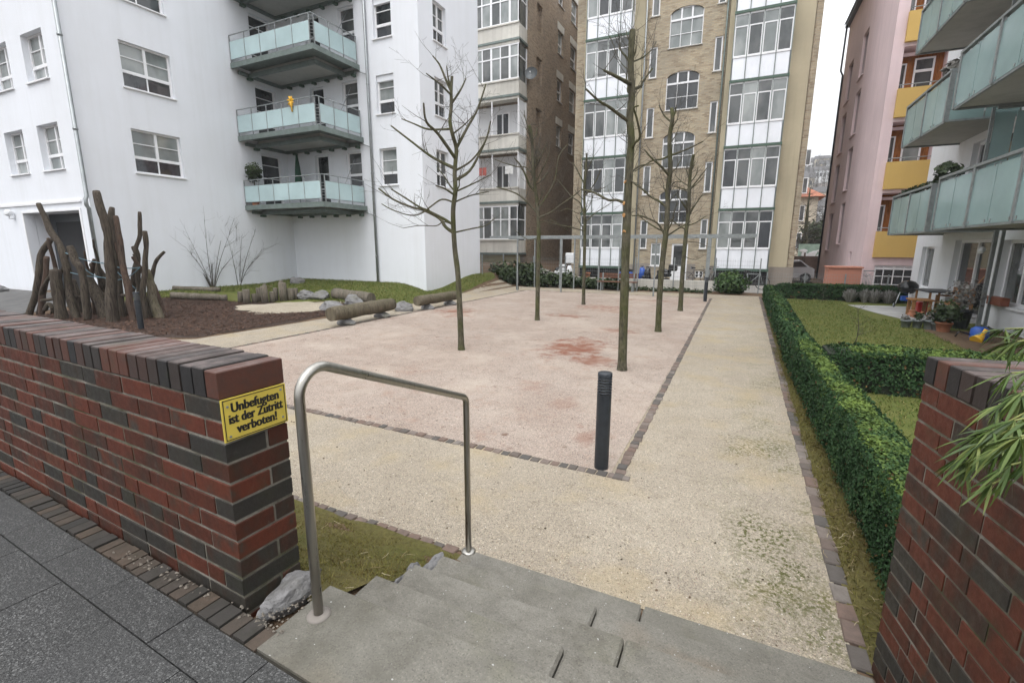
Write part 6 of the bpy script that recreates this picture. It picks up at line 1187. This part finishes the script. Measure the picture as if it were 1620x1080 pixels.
# hillside
HX = np.linspace(-160,330,50); HY = np.linspace(110,420,26); hz = lambda x,y: -2+ (43+ (x-30)*.2+7*math.sin(x*.05))*float(ss((y-110)/270.))+3*mnoise.noise(Vector((x*.03,y*.03,0)))+1.5*mnoise.noise(Vector((x*.1,y*.1,0)))
m = MB(); m.add([(x,y,hz(x,y)) for x in HX for y in HY],[(i*26+j,(i+1)*26+j,(i+1)*26+j+1,i*26+j+1) for i in range(49) for j in range(25)],True); tag(m.build('hillside', M['hill']), kind='structure')
for i in range(46):
    y = rnd.uniform(150,370); x = y*rnd.uniform(.045,.135); z = hz(x,y); w,d,h = rnd.uniform(4,9),rnd.uniform(4,6),rnd.uniform(3.5,6.5); t = thing('hillside_house', 'small pale house on the distant wooded hillside', 'house', (x,y,z), 'pale houses scattered on the far hillside')
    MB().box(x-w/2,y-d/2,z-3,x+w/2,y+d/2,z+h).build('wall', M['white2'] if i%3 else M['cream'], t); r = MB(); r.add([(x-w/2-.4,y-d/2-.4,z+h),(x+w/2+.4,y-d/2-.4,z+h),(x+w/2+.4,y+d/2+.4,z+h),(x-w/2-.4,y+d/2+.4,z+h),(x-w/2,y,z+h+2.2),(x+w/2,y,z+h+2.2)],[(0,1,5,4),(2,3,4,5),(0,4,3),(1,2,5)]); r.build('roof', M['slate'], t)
    f = MB(); [f.box(x-w/2+.6+k*1.7,y-d/2-.06,z+h*.4,x-w/2+1.6+k*1.7,y-d/2-.01,z+h*.75) for k in range(int(w/1.8))]; f.build('windows', M['glass'], t)
T = MB()
for i in range(420):
    y = rnd.uniform(130,390); x = y*rnd.uniform(.03,.15); z = hz(x,y); H = rnd.uniform(5,10); c = Vector((x,y,z)); T.tube([c-Vector((0,0,1)),c+Vector((0,0,H))],[.16,.03],4,False)
    for k in range(16): a = rnd.uniform(0,6.28); f = rnd.uniform(.3,.95); p = c+Vector((0,0,H*f)); T.tube([p,p+Vector((math.cos(a)*H*.22*(1.2-f),math.sin(a)*H*.22*(1.2-f),H*.12))],[.09,.03],3,False)
tag(T.build('hillside_wood', M['twig']), kind='stuff')
# ------------------------------------------------------------------ daylight: bright overcast
W = bpy.data.worlds.new('World'); SC.world = W; W.use_nodes = True; nt = W.node_tree; bg = nt.nodes['Background']
SUN_EL, SUN_AZ = rad(64), rad(178)                          # azimuth from +Y clockwise: behind the viewer
sky = nt.nodes.new('ShaderNodeTexSky'); sky.sky_type = 'NISHITA'; sky.sun_disc = False; sky.sun_elevation = SUN_EL; sky.sun_rotation = SUN_AZ; sky.air_density = 1.; sky.dust_density = 4.; sky.ozone_density = 1.
hsv = nt.nodes.new('ShaderNodeHueSaturation'); hsv.inputs['Saturation'].default_value = .12; nt.links.new(sky.outputs[0], hsv.inputs['Color'])
mxx = nt.nodes.new('ShaderNodeMix'); mxx.data_type = 'RGBA'; mxx.inputs[0].default_value = .72; mxx.inputs[7].default_value = (8.6,8.8,9.2,1); nt.links.new(hsv.outputs[0], mxx.inputs[6]); tc = nt.nodes.new('ShaderNodeTexCoord'); sz_ = nt.nodes.new('ShaderNodeSeparateXYZ'); nt.links.new(tc.outputs['Generated'], sz_.inputs[0]); mr = nt.nodes.new('ShaderNodeMapRange'); nt.links.new(sz_.outputs[2], mr.inputs[0]); mr.inputs[3].default_value = .62; mr.inputs[4].default_value = 1.22
vm_ = nt.nodes.new('ShaderNodeVectorMath'); vm_.operation = 'SCALE'; nt.links.new(mxx.outputs[2], vm_.inputs[0]); nt.links.new(mr.outputs[0], vm_.inputs['Scale']); nt.links.new(vm_.outputs[0], bg.inputs[0]); bg.inputs[1].default_value = .105   # overcast sky: brightest overhead
sd = bpy.data.lights.new('sun', 'SUN'); sd.energy = .5; sd.angle = rad(40); sd.color = (1,.965,.92); so = bpy.data.objects.new('sun', sd); COL.objects.link(so)
dv = Vector((math.sin(SUN_AZ)*math.cos(SUN_EL), math.cos(SUN_AZ)*math.cos(SUN_EL), math.sin(SUN_EL))); so.rotation_euler = dv.to_track_quat('Z','Y').to_euler(); so.location = dv*40
SC.view_settings.view_transform = 'Standard'; SC.view_settings.look = 'None'; SC.view_settings.exposure = 1.42; SC.view_settings.gamma = 1; SC.view_settings.use_curve_mapping = False
hm = bpy.data.materials.new('thin_haze'); hm.use_nodes = True; ht = hm.node_tree; ht.nodes.remove(ht.nodes['Principled BSDF']); pvn = ht.nodes.new('ShaderNodeVolumePrincipled'); pvn.inputs['Color'].default_value = (.93,.95,.97,1); pvn.inputs['Density'].default_value = .0008; ht.links.new(pvn.outputs[0], ht.nodes['Material Output'].inputs['Volume'])
hb = MB(); hb.box(-2050,-2050,-6,2050,2050,150); tag(hb.build('haze', hm), kind='stuff')
